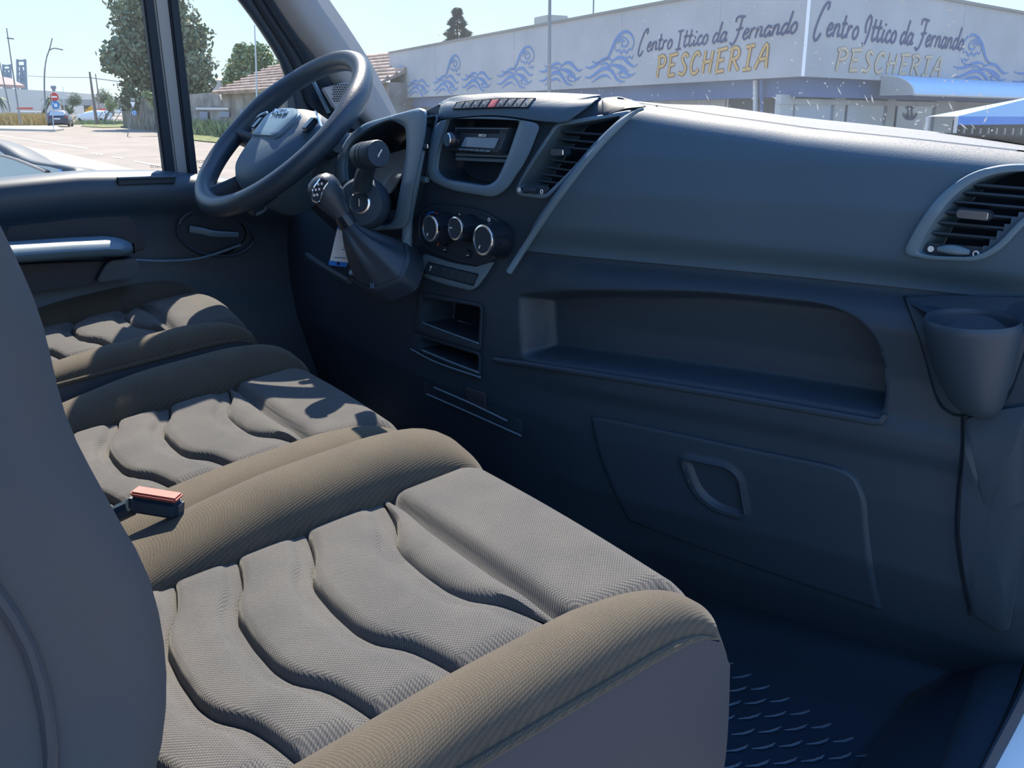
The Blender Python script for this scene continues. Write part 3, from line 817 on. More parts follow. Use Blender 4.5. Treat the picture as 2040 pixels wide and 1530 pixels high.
def write(text, G_, face_o, n, bl, br, tl, tall, wid, mt, off, nm, slant=0.0, label=None):
    """painted line of writing on a wall face; bl, br, tl = photo spots of its baseline start, end and its top"""
    o3 = PP(*bl, face_o + n * off, n); e3 = PP(*br, face_o + n * off, n); t3 = PP(*tl, face_o + n * off, n)
    adv = sum(G_[c][0] for c in text)
    ex = (e3 - o3) / adv
    ey = ZV * ((t3 - o3)[2] / tall)
    mb = MB(); x = 0
    for c in text:
        w, st = G_[c]
        for s in st: ribbon(mb, [o3 + ex * (x + q[0] + slant * q[1]) + ey * q[1] for q in s], n, wid * np.linalg.norm(ey), taper=False, k=18 if len(s) > 2 else 4)
        x += w
    return mb.build(nm, M[mt], shop, smooth=0, fix=False, label=label)
write('Centro Ittico da Fernando', GL, A0, nL, (1270, 105), (1588, 65), (1290, 59), 2.5, .225, 'navy', .012, 'script_lettering', 0.10)
write('PESCHERIA', GC, A0, nL, (1306, 153), (1531, 135), (1311, 113), 1.0, .205, 'brown', .012, 'capital_lettering_outline', .08)
write('PESCHERIA', GC, A0, nL, (1306, 153), (1531, 135), (1311, 113), 1.0, .125, 'gold', .020, 'capital_lettering', .08)
write('Centro Jttico da Fernando', GL, A0, nR, (1620, 69), (1918, 100), (1632, 3), 2.5, .225, 'navy', .012, 'script_lettering', 0.10)
write('PESCHERIA', GC, A0, nR, (1662, 138), (1874, 153), (1668, 96), 1.0, .205, 'brownfade', .012, 'capital_lettering_outline', .08)
write('PESCHERIA', GC, A0, nR, (1662, 138), (1874, 153), (1668, 96), 1.0, .125, 'goldfade', .020, 'capital_lettering', .08)

WAVE = [([(.0, .74), (.1, .69), (.22, .78), (.34, .95), (.45, 1.0), (.55, .88)], .075), ([(.5, .80), (.62, .97), (.74, .95), (.84, .74), (.93, .60), (1.0, .66)], .075),
        ([(0, .33), (.1, .30), (.22, .44), (.34, .60), (.46, .60), (.56, .42), (.62, .2), (.7, .07), (.78, .05)], .085), ([(.44, .68), (.56, .72), (.68, .6), (.78, .40), (.88, .27), (.97, .35)], .075),
        ([(.14, .10), (.28, .28), (.42, .34), (.52, .2)], .06), ([(.62, .36), (.72, .45), (.68, .27), (.80, .2), (.88, .22)], .035), ([(.12, .97), (.22, .86), (.33, .90)], .035), ([(.62, .74), (.74, .62), (.85, .42)], .04), ([(.3, .76), (.4, .82), (.5, .7)], .05)]
CREST = [([(0, .03), (.13, .04), (.26, .28), (.38, .64), (.55, .92), (.73, 1.0), (.88, .9), (.97, .7), (1.0, .5), (.93, .42)], .055), ([(.05, -.01), (.22, .12), (.36, .46), (.48, .74), (.62, .84), (.74, .74)], .06),
         ([(.74, .78), (.82, .58), (.74, .45), (.62, .52), (.66, .66)], .04), ([(.42, .52), (.46, .31), (.54, .37), (.61, .22), (.70, .33), (.79, .2), (.86, .36), (.95, .3), (.98, .5)], .04), ([(.76, .12), (.82, .02), (.88, .08), (.94, -.02), (1.0, .12)], .03), ([(.5, .6), (.6, .72), (.72, .64)], .05)]
def motif(S_, n, box, nm, mt, flip=False):
    x0, y0, x1, y1 = box
    c = lambda x, y: PP(x, y, A0 + n * .010, n)
    sl = 0.0
    tl, bl_, br_ = c(x0, y0), c(x0, y1), c(x1, y1)
    ex = (br_ - bl_); ex[2] = 0; ey = ZV * (tl - bl_)[2]
    mb = MB()
    for pts, w in S_:
        ribbon(mb, [bl_ + ex * ((1 - q[0]) if flip else q[0]) + ey * q[1] for q in pts], n, w * abs(ey[2]) * 1.9)
    mb.build(nm, M[mt], shop, smooth=0, fix=False)
for bx in ((769, 168, 805, 200), (810, 162, 856, 195), (863, 154, 914, 191), (920, 148, 980, 185), (990, 140, 1062, 180), (1074, 130, 1159, 175), (1165, 121, 1268, 170)):
    motif(WAVE, nL, bx, 'painted_wave', 'paintblue' if bx[0] > 800 else 'paintblue2')
for bx in ((783, 134, 807, 166), (882, 114, 917, 153), (1017, 98, 1064, 140), (1198, 70, 1262, 122)):
    motif(CREST, nL, bx, 'painted_crest', 'paintblue' if bx[0] > 800 else 'paintblue2')
motif(WAVE, nR, (1896, 120, 2006, 166), 'painted_wave', 'paintblue')
motif(WAVE, nR, (2016, 131, 2150, 176), 'painted_wave', 'paintblue')
motif(CREST, nR, (1914, 66, 1978, 121), 'painted_crest', 'paintblue', True)

# roof things on the shop
MB().box(A0 + (B0 - A0) * .49 - nL * 1.0 + ZV * 2.2, (1.0, .8, .5), [nrm(B0 - A0), nL, ZV]).build('roof_vent', M['concrete'], shop, bevel=.03)
b = MB(); q = A0 + (B0 - A0) * .40 - nL * 1.2 + ZV * 2.0
b.tube([q, q + ZV * 1.5], .025, 6)
for z_, w_ in ((1.0, .5), (1.2, .4), (1.4, .3)): b.tube([q + ZV * z_ - nL * w_, q + ZV * z_ + nL * w_], .015, 5)
b.build('aerial', M['pole'], shop)
q = PP(1795, 4, A0 - nR * 1.0, nR)
MB().box(q + ZV * .22, (2.2, .9, 1.0), [nrm(C0 - A0), nR, ZV]).build('roof_unit', M['alu'], shop, bevel=.04)
# ground floor: pillars, panes, dark doorway, pipes
def face_panel(nm, mt, n, off, x0, y0, x1, y1, th=.04):
    o_ = A0 + n * off
    L = np.array([PP(x0, y0, o_, n), PP(x1, y0, o_, n), PP(x1, y1, o_, n), PP(x0, y1, o_, n)])
    L = np.array([[L[0][0], L[0][1], L[0][2]], [L[1][0], L[1][1], L[0][2]], [L[1][0], L[1][1], L[3][2]], [L[0][0], L[0][1], L[3][2]]])
    return MB().loft([L, L - n * th]).build(nm, M[mt], shop, smooth=0)
for x0, x1, mt in ((1300, 1392, 'shopgrey'), (1395, 1446, 'shopgrey'), (1452, 1550, 'shopdark')):
    face_panel('shop_front_panel', mt, nL, -.6, x0, 192 if mt == 'shopgrey' else 188, x1, 275)
for x in (1393, 1449, 1551): face_panel('mullion', 'alu', nL, -.58, x, 186, x + 3, 280)
MB().tube([PP(1518, 160, A0 + nL * -.15, nL), PP(1518, 290, A0 + nL * -.15, nL)], .045, 8).build('drain_pipe', M['bluewall'], shop)
MB().tube([PP(1505, 160, A0 + nL * -.2, nL), PP(1505, 290, A0 + nL * -.2, nL)], .06, 8).build('drain_pipe', M['alu'], shop)
for x0, x1 in ((1586, 1662), (1690, 1768), (1790, 1862)):
    face_panel('shop_window', 'shopglass', nR, -.55, x0, 205, x1, 300)
for x0, x1 in ((1557, 1583), (1665, 1687), (1771, 1787), (1868, 1905)):
    face_panel('pillar', 'shopgrey', nR, -.5, x0, 188, x1, 300, .15)
face_panel('window_head', 'shopgrey', nR, -.48, 1556, 196, 1900, 207, .1)
n_ = nR; q = lambda x, y: PP(x, y, A0 + nR * -.5, nR)
mb = MB()
for pts in ([(1816, 208), (1816, 232)], [(1806, 226), (1810, 233), (1816, 236), (1822, 233), (1826, 226)], [(1811, 213), (1821, 213)]): ribbon(mb, [q(*p) for p in pts], nR, .10, False, 10)
mb.build('painted_anchor', M['navy'], shop, smooth=0, fix=False)
for x in np.linspace(1905, 2035, 9): face_panel('bar', 'alu', nR, -.6, x, 255, x + 2, 300)

# curved canopy on the right face
t = thing('entrance_canopy', PP(1755, 192, A0, nR), 'curved blue canopy sheet on a metal arch over the shop entrance', 'canopy')
c0 = PP(1754, 189, A0 + nR * .02, nR); ex = nrm(C0 - A0); R = (PP(1754, 151, A0 + nR * .02, nR) - c0)[2]
OUT = R * 1.9
arc = [c0 + ZV * R * math.cos(a) + nR * OUT * math.sin(a) for a in np.linspace(0, math.pi / 2, 14)]
MB().grid([[p, p + ex * 11] for p in arc]).grid([[p + ZV * .03, p + ZV * .03 + ex * 11] for p in arc], flip=True).build('canopy_sheet', M['canopy'], t, smooth=60)
MB().tube(arc, .03, 6).build('arch_tube', M['alu'], t)
for a, b_ in (((0, 0), (OUT, 0)), ((OUT * .42, 0), (OUT * .42, R * .9)), ((OUT * .42, 0), (OUT * .8, R * .6)), ((0, 0), (0, R))):
    MB().tube([c0 + nR * a[0] + ZV * a[1], c0 + nR * b_[0] + ZV * b_[1]], .022, 6).build('brace', M['alu'], t)
MB().tube([arc[-1], arc[-1] + ex * 11], .04, 6).build('gutter_tube', M['alu'], t)
L = np.array([c0 - ex * .02] + [p - ex * .02 for p in arc]); MB().loft([L, L + ex * .01]).build('end_panel', M['shopgrey'], t, smooth=0)
# blue market awning
t = thing('market_awning', PP(1975, 262, A0 + nR * 5, nR), 'bright blue market stall awning with a pale roof at the right edge', 'awning')
o5 = A0 + nR * 4.5
f0, f1 = PP(1906, 232, o5, nR), PP(2200, 232, o5, nR); f1[2] = f0[2]; dz_ = (PP(1906, 249, o5, nR) - f0)
L = np.array([f0, f1, f1 - ZV * abs(dz_[2]), f0 - ZV * abs(dz_[2])]); MB().loft([L, L - nR * .03]).build('valance', M['tarp'], t, smooth=0)
top = PP(2090, 186, o5 - nR * .25, nR); bk0 = f0 - nR * .5; bk1 = f1 - nR * .5
MB().add([f0, f1, bk1, bk0, top], [(0, 1, 4), (1, 2, 4), (2, 3, 4), (3, 0, 4)]).build('roof_sheet', M['tarp2'], t, smooth=0)
for a in (f0, f1, bk0, bk1): MB().tube([a, tz(a, gz(a))], .03, 6).build('leg', M['alu'], t)
# ================================================================== VAN CAB SHELL
def W(w): return 1.70 + w
XL = -0.86          # inside of the driver's door
# floor mat with toe board
rows = []
for y, w in ((-.46, -.82), (.2, -.82), (.6, -.82), (.95, -.82), (1.10, -.80), (1.22, -.66), (1.34, -.45), (1.40, -.20)):
    rows.append([(x, y, W(w)) for x in np.linspace(-.90, .80, 12)])
rows.append([(x, 1.045 + .30 * (1 - min(1, abs(x) / .80) ** 2.2) + .022, W(-.02)) for x in np.linspace(-.90, .80, 12)])
o = MB().grid(rows).build('floor', M['rug'], None, smooth=50)
struct(o, 'black rubber cab floor and toe board under the dashboard', 'floor')
tb_ = MB()
for i in range(14):
    for j in range(13):
        x = .30 + i * .036 + (j % 2) * .018; y = .62 + j * .034
        if x > .76: continue
        pts = [(x, y, W(-.8185)), (x + .010, y + .012, W(-.8160)), (x + .013, y + .026, W(-.8160)), (x + .010, y + .036, W(-.8185))]
        tb_.tube(pts, [.0008, .0018, .0018, .0008], 5)
tb_.build('tread_pattern', M['plastic_lit'], o, kind='stuff')
def wall_quad(name, pts, th, mt, lab, cat):
    L = np.array(pts, float); n = nrm(np.cross(L[1] - L[0], L[2] - L[1]))
    o = MB().loft([L, L + n * th]).build(name, mt, None, smooth=0); struct(o, lab, cat); return o
wall_quad('wall_rear', [(-.92, -.46, W(-.82)), (.92, -.46, W(-.82)), (.92, -.46, W(.72)), (-.92, -.46, W(.72))], .03, M['door_plastic'], 'dark rear bulkhead of the cab behind the seats', 'wall')
o = MB().grid([[(x, y, W(w) - .03 * (x / .9) ** 2) for x in np.linspace(-.9, .9, 9)] for y, w in ((-.46, .70), (0, .72), (.28, .71), (.44, .665), (.500, .62))])
o.grid([[(x, y, W(w) + .03 - .03 * (x / .9) ** 2) for x in np.linspace(-.9, .9, 9)] for y, w in ((-.46, .70), (0, .72), (.28, .71), (.45, .665), (.505, .62))])
struct(o.build('ceiling', M['headliner'], None, smooth=60), 'grey cloth roof lining of the cab', 'ceiling')

def xz_prism(name, pix, x, th, mt, parent=None, bevel=0.0, **k):
    L = np.array([P(px, py, x=x) for px, py in pix])
    return MB().loft([L, L + np.array([-th, 0, 0])]).build(name, mt, parent, bevel=bevel, smooth=30, **k)

# ---- windscreen: curved pane between the pillars
def ws_y(x, w): return 1.045 + .30 * (1 - (abs(x) / .80) ** 2.2) * (1 - 1.42 * max(0.0, w)) - .72 * w
g = [[(x, ws_y(x, w), W(w)) for x in np.linspace(-.80, .80, 33)] for w in np.linspace(-.08, .66, 12)]
ws = MB().grid(g).build('window_1', M['glass_ws'], None, smooth=60, fix=False)
struct(ws, 'curved dusty windscreen above the dashboard', 'windscreen')
v = []; f = []
for i in range(420):
    x = RNG.uniform(-.78, .62); w = RNG.uniform(-.05, .17) if i % 3 else RNG.uniform(-.03, .06)
    c = np.array([x, ws_y(x, w) - .004, W(w)])
    s = RNG.uniform(.0006, .0016); e = RNG.uniform(1, 2.2) if i % 9 else 4.5
    a = RNG.uniform(0, 3.14); tx = np.array([math.cos(a), -.7 * math.sin(a), math.sin(a)]); ty = np.array([-math.sin(a), -.7 * math.cos(a), math.cos(a)])
    k = len(v)
    v += [c - tx * s * e, c - ty * s * .8, c + tx * s * e, c + ty * s * .8]; f.append((k, k + 1, k + 2, k + 3))
mkobj('dust_specks', v, f, M['white'], ws, smooth=0, fix=False, kind='stuff')

# ---- left pillar and door frame
lp = thing('trim_1', P(700, 235, x=-.80), 'grey cloth windscreen pillar with black seal left of the steering wheel', 'pillar')
lp['kind'] = 'structure'
def pil(name, edge_l, edge_r, x0, x1, th, mt, par=lp, bulge=0.0, n=16):
    """strip between a left and right pixel edge: left edge lies at x0, right edge at x1"""
    ext = lambda e: [tuple(np.array(e[0]) + (np.array(e[0]) - np.array(e[1])) / np.linalg.norm(np.array(e[0]) - np.array(e[1])) * 260)] + list(e)
    n += 6; a = catmull(ext(edge_l), n); b = catmull(ext(edge_r), n)
    G_ = []
    for i in range(n):
        p = P(*a[i], x=x0); q = P(*b[i], x=x1)
        row = []
        for t in np.linspace(0, 1, 9):
            c = p + (q - p) * t + np.array([bulge * math.sin(math.pi * t), -bulge * .8 * math.sin(math.pi * t), 0])
            row.append(c)
        back = [q + np.array([-.01, th, 0]), p + np.array([-th, .01, 0])]
        G_.append(row + back)
    return MB().loft(G_).build(name, mt, par, smooth=40)
pil('pillar_cloth', [(525, -30), (585, 60), (640, 130), (692, 210), (745, 262)], [(592, -30), (655, 60), (706, 140), (750, 225), (778, 270)], -.825, -.790, .06, M['headliner'], bulge=.012)
pil('pillar_seal', [(505, -30), (548, 40), (590, 105), (640, 190), (668, 245)], [(527, -30), (587, 60), (640, 130), (692, 210), (720, 262)], -.845, -.825, .04, M['black'], bulge=.004)
pil('frame_lip', [(484, -30), (520, 30), (562, 95), (590, 150), (606, 200)], [(506, -30), (549, 40), (591, 105), (620, 170), (640, 230)], -.858, -.846, .03, M['rubber'], bulge=.006)
pil('door_frame', [(452, -30), (498, 30), (535, 85), (562, 135), (574, 190), (574, 262)], [(487, -30), (522, 30), (564, 95), (592, 150), (606, 200), (640, 262)], -.870, -.858, .03, M['black'], bulge=.004)
xz_prism('window_corner', [(573, 178), (605, 178), (735, 250), (735, 275), (640, 350), (573, 300)], -.862, .02, M['door_plastic'], lp)
c = P(676, 186, x=-.80)
MB().tube([P(618, 150, x=-.815), P(655, 225, x=-.815)], .005, 6).build('seal_bead', M['trim'], lp)
gr_ = xz_prism('speaker_trim', [(642, 176), (700, 160), (705, 240), (665, 215)], -.79, .012, M['headliner'], lp, bevel=.003)
b = MB()
for i in range(9):
    for j in range(8):
        q = P(664 + i * 5 + (j % 2) * 2.5, 169 + j * 4.6, x=-.789)
        b.lathe([(.0016, 0), (.0016, .002)], q, (1, 0, 0), 6)
b.build('speaker_holes', M['dark'], lp, kind='stuff', smooth=0)
# right hand pillar (frames the windscreen on the passenger side)
rp = MB()
L0 = [np.array([.83, ws_y(.80, w) + .0, W(w)]) for w in np.linspace(-.1, .66, 8)]
rp.tube(L0, .04, 8)
struct(rp.build('trim_2', M['headliner'], None), 'grey windscreen pillar on the passenger side', 'pillar')

# ---- driver's door
dr = thing('door_1', (XL, .35, W(-.45)), 'dark moulded driver door with armrest seen across the seats', 'door')
dr['kind'] = 'structure'
def dtop(y): return float(np.interp(y, [-.3, .0, .15, .36, .5, .62, .78, .95], [-.135, -.128, -.118, -.105, -.108, -.122, -.15, -.19]))
rows = []
for y in np.linspace(-.30, .98, 60):
    t = dtop(y)
    prof = [(-.875, t - .02), (-.868, t - .002), (-.84, t + .002), (-.80, t - .004), (-.782, t - .016), (-.776, t - .04), (-.782, t - .065), (-.800, t - .080), (-.812, t - .10), (-.815, t - .22), (-.80, t - .27), (-.79, t - .30), (-.785, t - .42), (-.80, t - .55), (-.83, -.80)]
    rows.append([(x, y, W(w)) for x, w in prof])
MB().grid(rows).build('inner_panel', M['door_plastic'], dr, smooth=50)
def dplate(name, pix, x, th, mt, bevel=.004, rad=14):
    L = np.array([P(px, py, x=x) for px, py in rloop(pix, rad)])
    return MB().loft([L - np.array([th, 0, 0]), L]).build(name, mt, dr, bevel=bevel, smooth=30)
dplate('pocket_panel', [(8, 446), (110, 420), (190, 409), (252, 414), (300, 500), (8, 505)], -.807, .02, M['leatherette'], rad=25)
dplate('lower_panel', [(30, 528), (214, 520), (194, 566), (40, 586)], -.772, .03, M['leatherette'])
# armrest: rounded bar
e0 = P(272, 497, x=-.735); sec = []
for t in np.concatenate([np.linspace(0, .9, 10), np.linspace(.91, 1, 10)]):
    y = e0[1] - .62 * (1 - t)
    k = math.sqrt(max(.02, 1 - max(0, (t - .9) / .1) ** 2.5 * .92))
    zc = e0[2] + .012 - .012 * max(0, (t - .85) / .15) ** 2
    sec.append([(-.79 + (.05 + .05 * math.cos(a)) * (1 if math.cos(a) < 0 else k), y, zc + .020 * math.sin(a) * max(k, .55)) for a in np.linspace(0, 2 * math.pi, 14, endpoint=False)])
MB().loft(sec).build('armrest', M['trim'], dr, smooth=50)
dplate('armrest_bracket', [(216, 520), (276, 514), (275, 552), (190, 564)], -.742, .05, M['door_plastic'], bevel=.008)
ctr = (428, 464); ring = [P(ctr[0] + 78 * math.cos(a) * (1.0 if math.cos(a) > 0 else .95), ctr[1] + 46 * math.sin(a) + 8 * math.cos(a), x=-.802) for a in np.linspace(0, 2 * math.pi, 30, endpoint=False)]
MB().tube(ring, .004, 6, closed=True).build('handle_rim', M['door_plastic'], dr)
dplate('handle_recess', [(360, 425), (470, 428), (500, 470), (455, 512), (380, 505), (350, 462)], -.806, .008, M['black'], rad=30)
MB().tube(catmull([P(378, 457, x=-.79), P(405, 461, x=-.78), P(425, 466, x=-.778), P(474, 468, x=-.785)], 12), np.linspace(.008, .006, 12), 8, sx=.6).build('door_handle', M['trim'], dr)
MB().tube(catmull([P(270, 518, x=-.786), P(330, 520, x=-.782), P(400, 514, x=-.786), P(480, 488, x=-.79)], 18), .003, 6).build('panel_crease', M['trim'], dr)
# tray in the top of the door and the bright corner ahead of it
tr = rloop([(222, 348), (270, 342), (345, 347), (365, 362), (358, 372), (300, 366), (240, 358)], 10)
L = np.array([P(px, py, x=-.825) for px, py in tr])
tz_ = L[:, 2].mean()
L2 = np.array([P(px, py, w=float(tz_ - 1.70) + .006) for px, py in tr]); L2[:, 0] = np.clip(L2[:, 0], -.865, -.775)
MB().loft([L2 - np.array([0, 0, .012]), L2]).build('door_tray', M['black'], dr, smooth=0)
MB().tube(L2, .0035, 6, closed=True).build('tray_rim', M['door_plastic'], dr)
dplate('top_cap', [(360, 374), (388, 352), (408, 366), (414, 385)], -.80, .03, M['trim'], bevel=.006, rad=6)

# ---- door window, quarter light and the bar between them
dv = thing('trim_3', P(340, 300, x=-.85), 'grey and black upright bar between the door window and the quarter light', 'window bar')
dv['kind'] = 'structure'
for nm, t0, t1, b0, b1, xx, mt in (('rear_seal', 283, 304, 330, 352, -.850, 'rubber'), ('bar_channel', 304, 338, 352, 378, -.856, 'grey_body'), ('front_seal', 337, 357, 377, 396, -.850, 'rubber')):
    xz_prism(nm, [(t0 - 30, -260), (t1 - 30, -260), (b1, 356), (b0, 356)], xx, .025, M[mt], dv, bevel=.004)
pix = [(-300, -260), (275, -260), (345, 362), (-300, 420)]
L = [P(px, py, x=-.868) for px, py in pix]
struct(MB().add(L, [(0, 1, 2, 3)]).build('window_2', M['glass'], None, smooth=0, fix=False), 'clear glass of the driver door window', 'window')
pix = [(312, -260), (330, -260), (600, 180), (600, 300), (385, 372)]
L = [P(px, py, x=-.868) for px, py in pix]
struct(MB().add(L, [(0, 1, 2, 3, 4)]).build('window_3', M['glass'], None, smooth=0, fix=False), 'small fixed quarter light ahead of the door window', 'window')
def text(body, o, ex, ey, size, mt, name, parent, ext=.0006):
    c = bpy.data.curves.new('t', 'FONT'); c.body = body; c.size = 1.0; c.extrude = ext / size; c.align_x = 'CENTER'; c.align_y = 'CENTER'
    ob = bpy.data.objects.new('t', c); COL.objects.link(ob)
    dg = bpy.context.evaluated_depsgraph_get(); me = ob.evaluated_get(dg).to_mesh()
    ex = nrm(ex); ey = nrm(ey); n = np.cross(ex, ey)
    v = [np.array(o) + ex * p.co[0] * size + ey * p.co[1] * size + n * p.co[2] * size for p in me.vertices]
    f = [tuple(p.vertices) for p in me.polygons]
    ob.evaluated_get(dg).to_mesh_clear(); bpy.data.objects.remove(ob); bpy.data.curves.remove(c)
    return mkobj(name, v, f, mt, parent, smooth=0, fix=False)
w2 = bpy.data.objects['window_2']; w3 = bpy.data.objects['window_3']
# makers' etching read backwards from inside
text('IVECO', P(311, 332, x=-.864), (0, -1, 0), ZV, .0085, M['dark'], 'glass_etching', w2, .0002)
text('IVECO', P(403, 322, x=-.864), (0, -1, 0), ZV, .0085, M['dark'], 'glass_etching', w3, .0002)
for yy, s in ((334, .8), (341, .9), (347, .7), (352, 1.0)):
    MB().box(P(402, yy, x=-.866), (.0008, .016 * s, .0018)).build('etched_line', M['dark'], w3, smooth=0)

# ---- outside mirror seen through the door window
mr = thing('wing_mirror', P(40, 330, x=-1.10), 'dark outside mirror at the lower left of the door window', 'mirror')
mo = P(40, 330, x=-1.08); mn = nrm(np.array([.35, -1, 0.12]))
ol = catmull([(-150, 262), (-60, 268), (0, 288), (55, 318), (152, 338), (140, 380), (40, 420), (-150, 420)], 48, closed=True)
L = np.array([PP(*q, mo, mn) for q in ol]); cc = L.mean(0)
MB().loft([cc + (L - cc) * .80 - mn * .10, cc + (L - cc) * .95 - mn * .07, L - mn * .02, L, cc + (L - cc) * .95 + mn * .004]).build('housing', M['black'], mr, smooth=50)
MB().loft([cc + (L - cc) * .90 + mn * .003, cc + (L - cc) * .89 + mn * .010]).build('mirror_glass', mat('mirror_glass', (.28, .36, .46), .05, .5, metal=1.0), mr, smooth=0)
q0, q1 = PP(-40, 300, mo + mn * .013, mn), PP(92, 342, mo + mn * .013, mn)
MB().tube(catmull([q0, (q0 + q1) / 2 + ZV * .006, q1], 8), .0035, 6).build('inner_rim', M['grey_body'], mr)

# ---- passenger side sill
sl = thing('door_sill', P(1900, 1450, w=-.66), 'dark plastic entry sill with rubber edge at the lower right corner', 'sill')
def strip(name, e0, e1, w0, w1, mt, th=.02, n=14, bulge=0.0):
    a = catmull(e0, n); b = catmull(e1, n); rows = []
    for i in range(n):
        p = P(*a[i], w=w0 if not callable(w0) else w0(i / (n - 1))); q = P(*b[i], w=w1 if not callable(w1) else w1(i / (n - 1)))
        r_ = [p + (q - p) * t + ZV * bulge * math.sin(math.pi * t) for t in np.linspace(0, 1, 6)]
        rows.append(r_ + [q - ZV * th, p - ZV * th])
    return MB().loft(rows).build(name, mt, sl, smooth=45)
strip('sill_ramp', [(1905, 1255), (1800, 1400), (1690, 1560), (1620, 1700)], [(1985, 1250), (1925, 1400), (1860, 1560), (1800, 1700)], -.79, -.70, M['rug'], .05)
strip('sill_plate', [(1980, 1245), (1920, 1400), (1856, 1560), (1800, 1700)], [(2060, 1240), (2020, 1380), (1935, 1560), (1870, 1700)], -.70, -.66, M['plastic'], .05, bulge=.004)
strip('rubber_seal', [(2062, 1260), (2022, 1380), (1935, 1560), (1870, 1700)], [(2085, 1290), (2046, 1400), (1962, 1560), (1900, 1700)], -.655, -.655, M['rubber'], .03, bulge=.012)
strip('painted_edge', [(2085, 1300), (2046, 1402), (1962, 1562), (1900, 1700)], [(2250, 1330), (2200, 1450), (2130, 1600), (2050, 1750)], -.665, -.68, M['white_paint'], .04, bulge=.003)
# ================================================================== DASHBOARD
_bx = np.array([-1, -.25, -.08, .05, .2, .3, .5, .7, .9]); _by = np.array([.80, .765, .770, .785, .82, .86, .94, 1.0, 1.05])
_xx = np.linspace(-1, .95, 400); _b0 = np.interp(_xx, _bx, _by)
_ker = np.hanning(41); _ker /= _ker.sum()
_bb = np.convolve(np.pad(_b0, 20, mode='edge'), _ker, mode='valid')
def base(x): return np.interp(x, _xx, _bb)
_pw = np.array([-.75, -.66, -.56, -.46, -.405, -.385, -.365, -.345, -.30, -.262, -.238, -.220, -.200, -.178, -.15, -.10, -.05, 0, .05])
_p1 = np.array([.14, .075, .025, .004, -.002, -.012, -.014, -.006, -.006, -.016, -.022, -.014, .012, .012, .0, -.014, -.012, .004, .02])
_qw = np.array([-.75, -.6, -.45, -.3, -.2, -.1, 0, .05]); _q1 = np.array([.08, .04, .0, -.005, .004, .0, .012, .022])
_wt_x = np.array([-.95, -.5, -.2, -.07, .05, .23, .38, .5, .61, .73, .9]); _wt = np.array([-.06, -.03, .0, .030, .037, .026, .004, -.012, -.022, -.034, -.05])
def wtop(x): return np.interp(x, _wt_x, _wt)
_ww = np.linspace(-.76, .06, 500)
_k2 = np.hanning(13); _k2 /= _k2.sum()
_pp = np.convolve(np.pad(np.interp(_ww, _pw, _p1), 6, mode='edge'), _k2, mode='valid')
_qq = np.interp(_ww, _qw, _q1)
def D0(x, w):
    x = np.asarray(x, float); w = np.asarray(w, float)
    k = sstep(.06, .30, x)
    return base(x) + k * np.interp(w, _ww, _pp) + (1 - k) * np.interp(w, _ww, _qq)
RR = .026
def D(x, w):
    t = np.clip(wtop(x) - w, 0, RR)
    return D0(x, w) + RR - np.sqrt(np.maximum(RR * RR - (RR - t) ** 2, 0))
def S(pix, off=0.0, fn=None):
    """points where sight lines of pixels meet the dashboard surface (off = behind / in front of it)"""
    fn = fn or D0
    pix = np.atleast_2d(np.array(pix, float))
    d = np.array([ray(*q) for q in pix]); d = d / d[:, 1:2]
    lo = np.full(len(d), .35); hi = np.full(len(d), 1.9)
    for _ in range(40):
        m = (lo + hi) / 2; p = CAM + d * m[:, None]
        near = p[:, 1] < fn(p[:, 0], np.clip(p[:, 2] - 1.7, -.76, .06)) + off
        lo = np.where(near, m, lo); hi = np.where(near, hi, m)
    return CAM + d * lo[:, None]
def S1(px, py, off=0.0): return S([(px, py)], off)[0]

def sd_poly(poly, X, Y):
    """signed distance (inside > 0) of points to a closed polygon"""
    shp = X.shape; x = X.ravel(); y = Y.ravel()
    d2 = np.full(x.shape, 1e9); ins = np.zeros(x.shape, bool)
    n = len(poly)
    for i in range(n):
        a = poly[i]; b = poly[(i + 1) % n]; e = b - a
        t = np.clip(((x - a[0]) * e[0] + (y - a[1]) * e[1]) / (e @ e + 1e-12), 0, 1)
        d2 = np.minimum(d2, (x - a[0] - t * e[0]) ** 2 + (y - a[1] - t * e[1]) ** 2)
        c = ((a[1] > y) != (b[1] > y)) & (x < e[0] * (y - a[1]) / (e[1] + 1e-15) + a[0])
        ins ^= c
    return (np.sqrt(d2) * np.where(ins, 1, -1)).reshape(shp)
def xw(pix): p = S(pix); return np.stack([p[:, 0], p[:, 2] - 1.7], 1)

dash = thing('dashboard', (0, .95, W(-.3)), 'wide dark blue-black moulded dashboard across the whole cab', 'dashboard')

def plate(name, loop, off, th, mt, par=None, bev=.0025, par_label=None, fn=None):
    """conformal plate lying on the dashboard: pixel outline -> solid with rounded edge"""
    loop = np.array(loop, float); c = loop.mean(0)
    rings = []
    px1 = .0008 * 1.0
    ext = np.linalg.norm(loop - c, axis=1).mean()
    bp = min(.35, bev / px1 / ext)
    for k, o in ((1.0, off + th), (1.0, off + bev), (1 - bp * .35, off + bev * .3), (1 - bp, off), (.7, off), (.4, off), (.12, off)):
        rings.append(S(c + (loop - c) * k, o, fn))
    return MB().loft(rings).build(name, mt, par or dash, smooth=40, label=par_label)

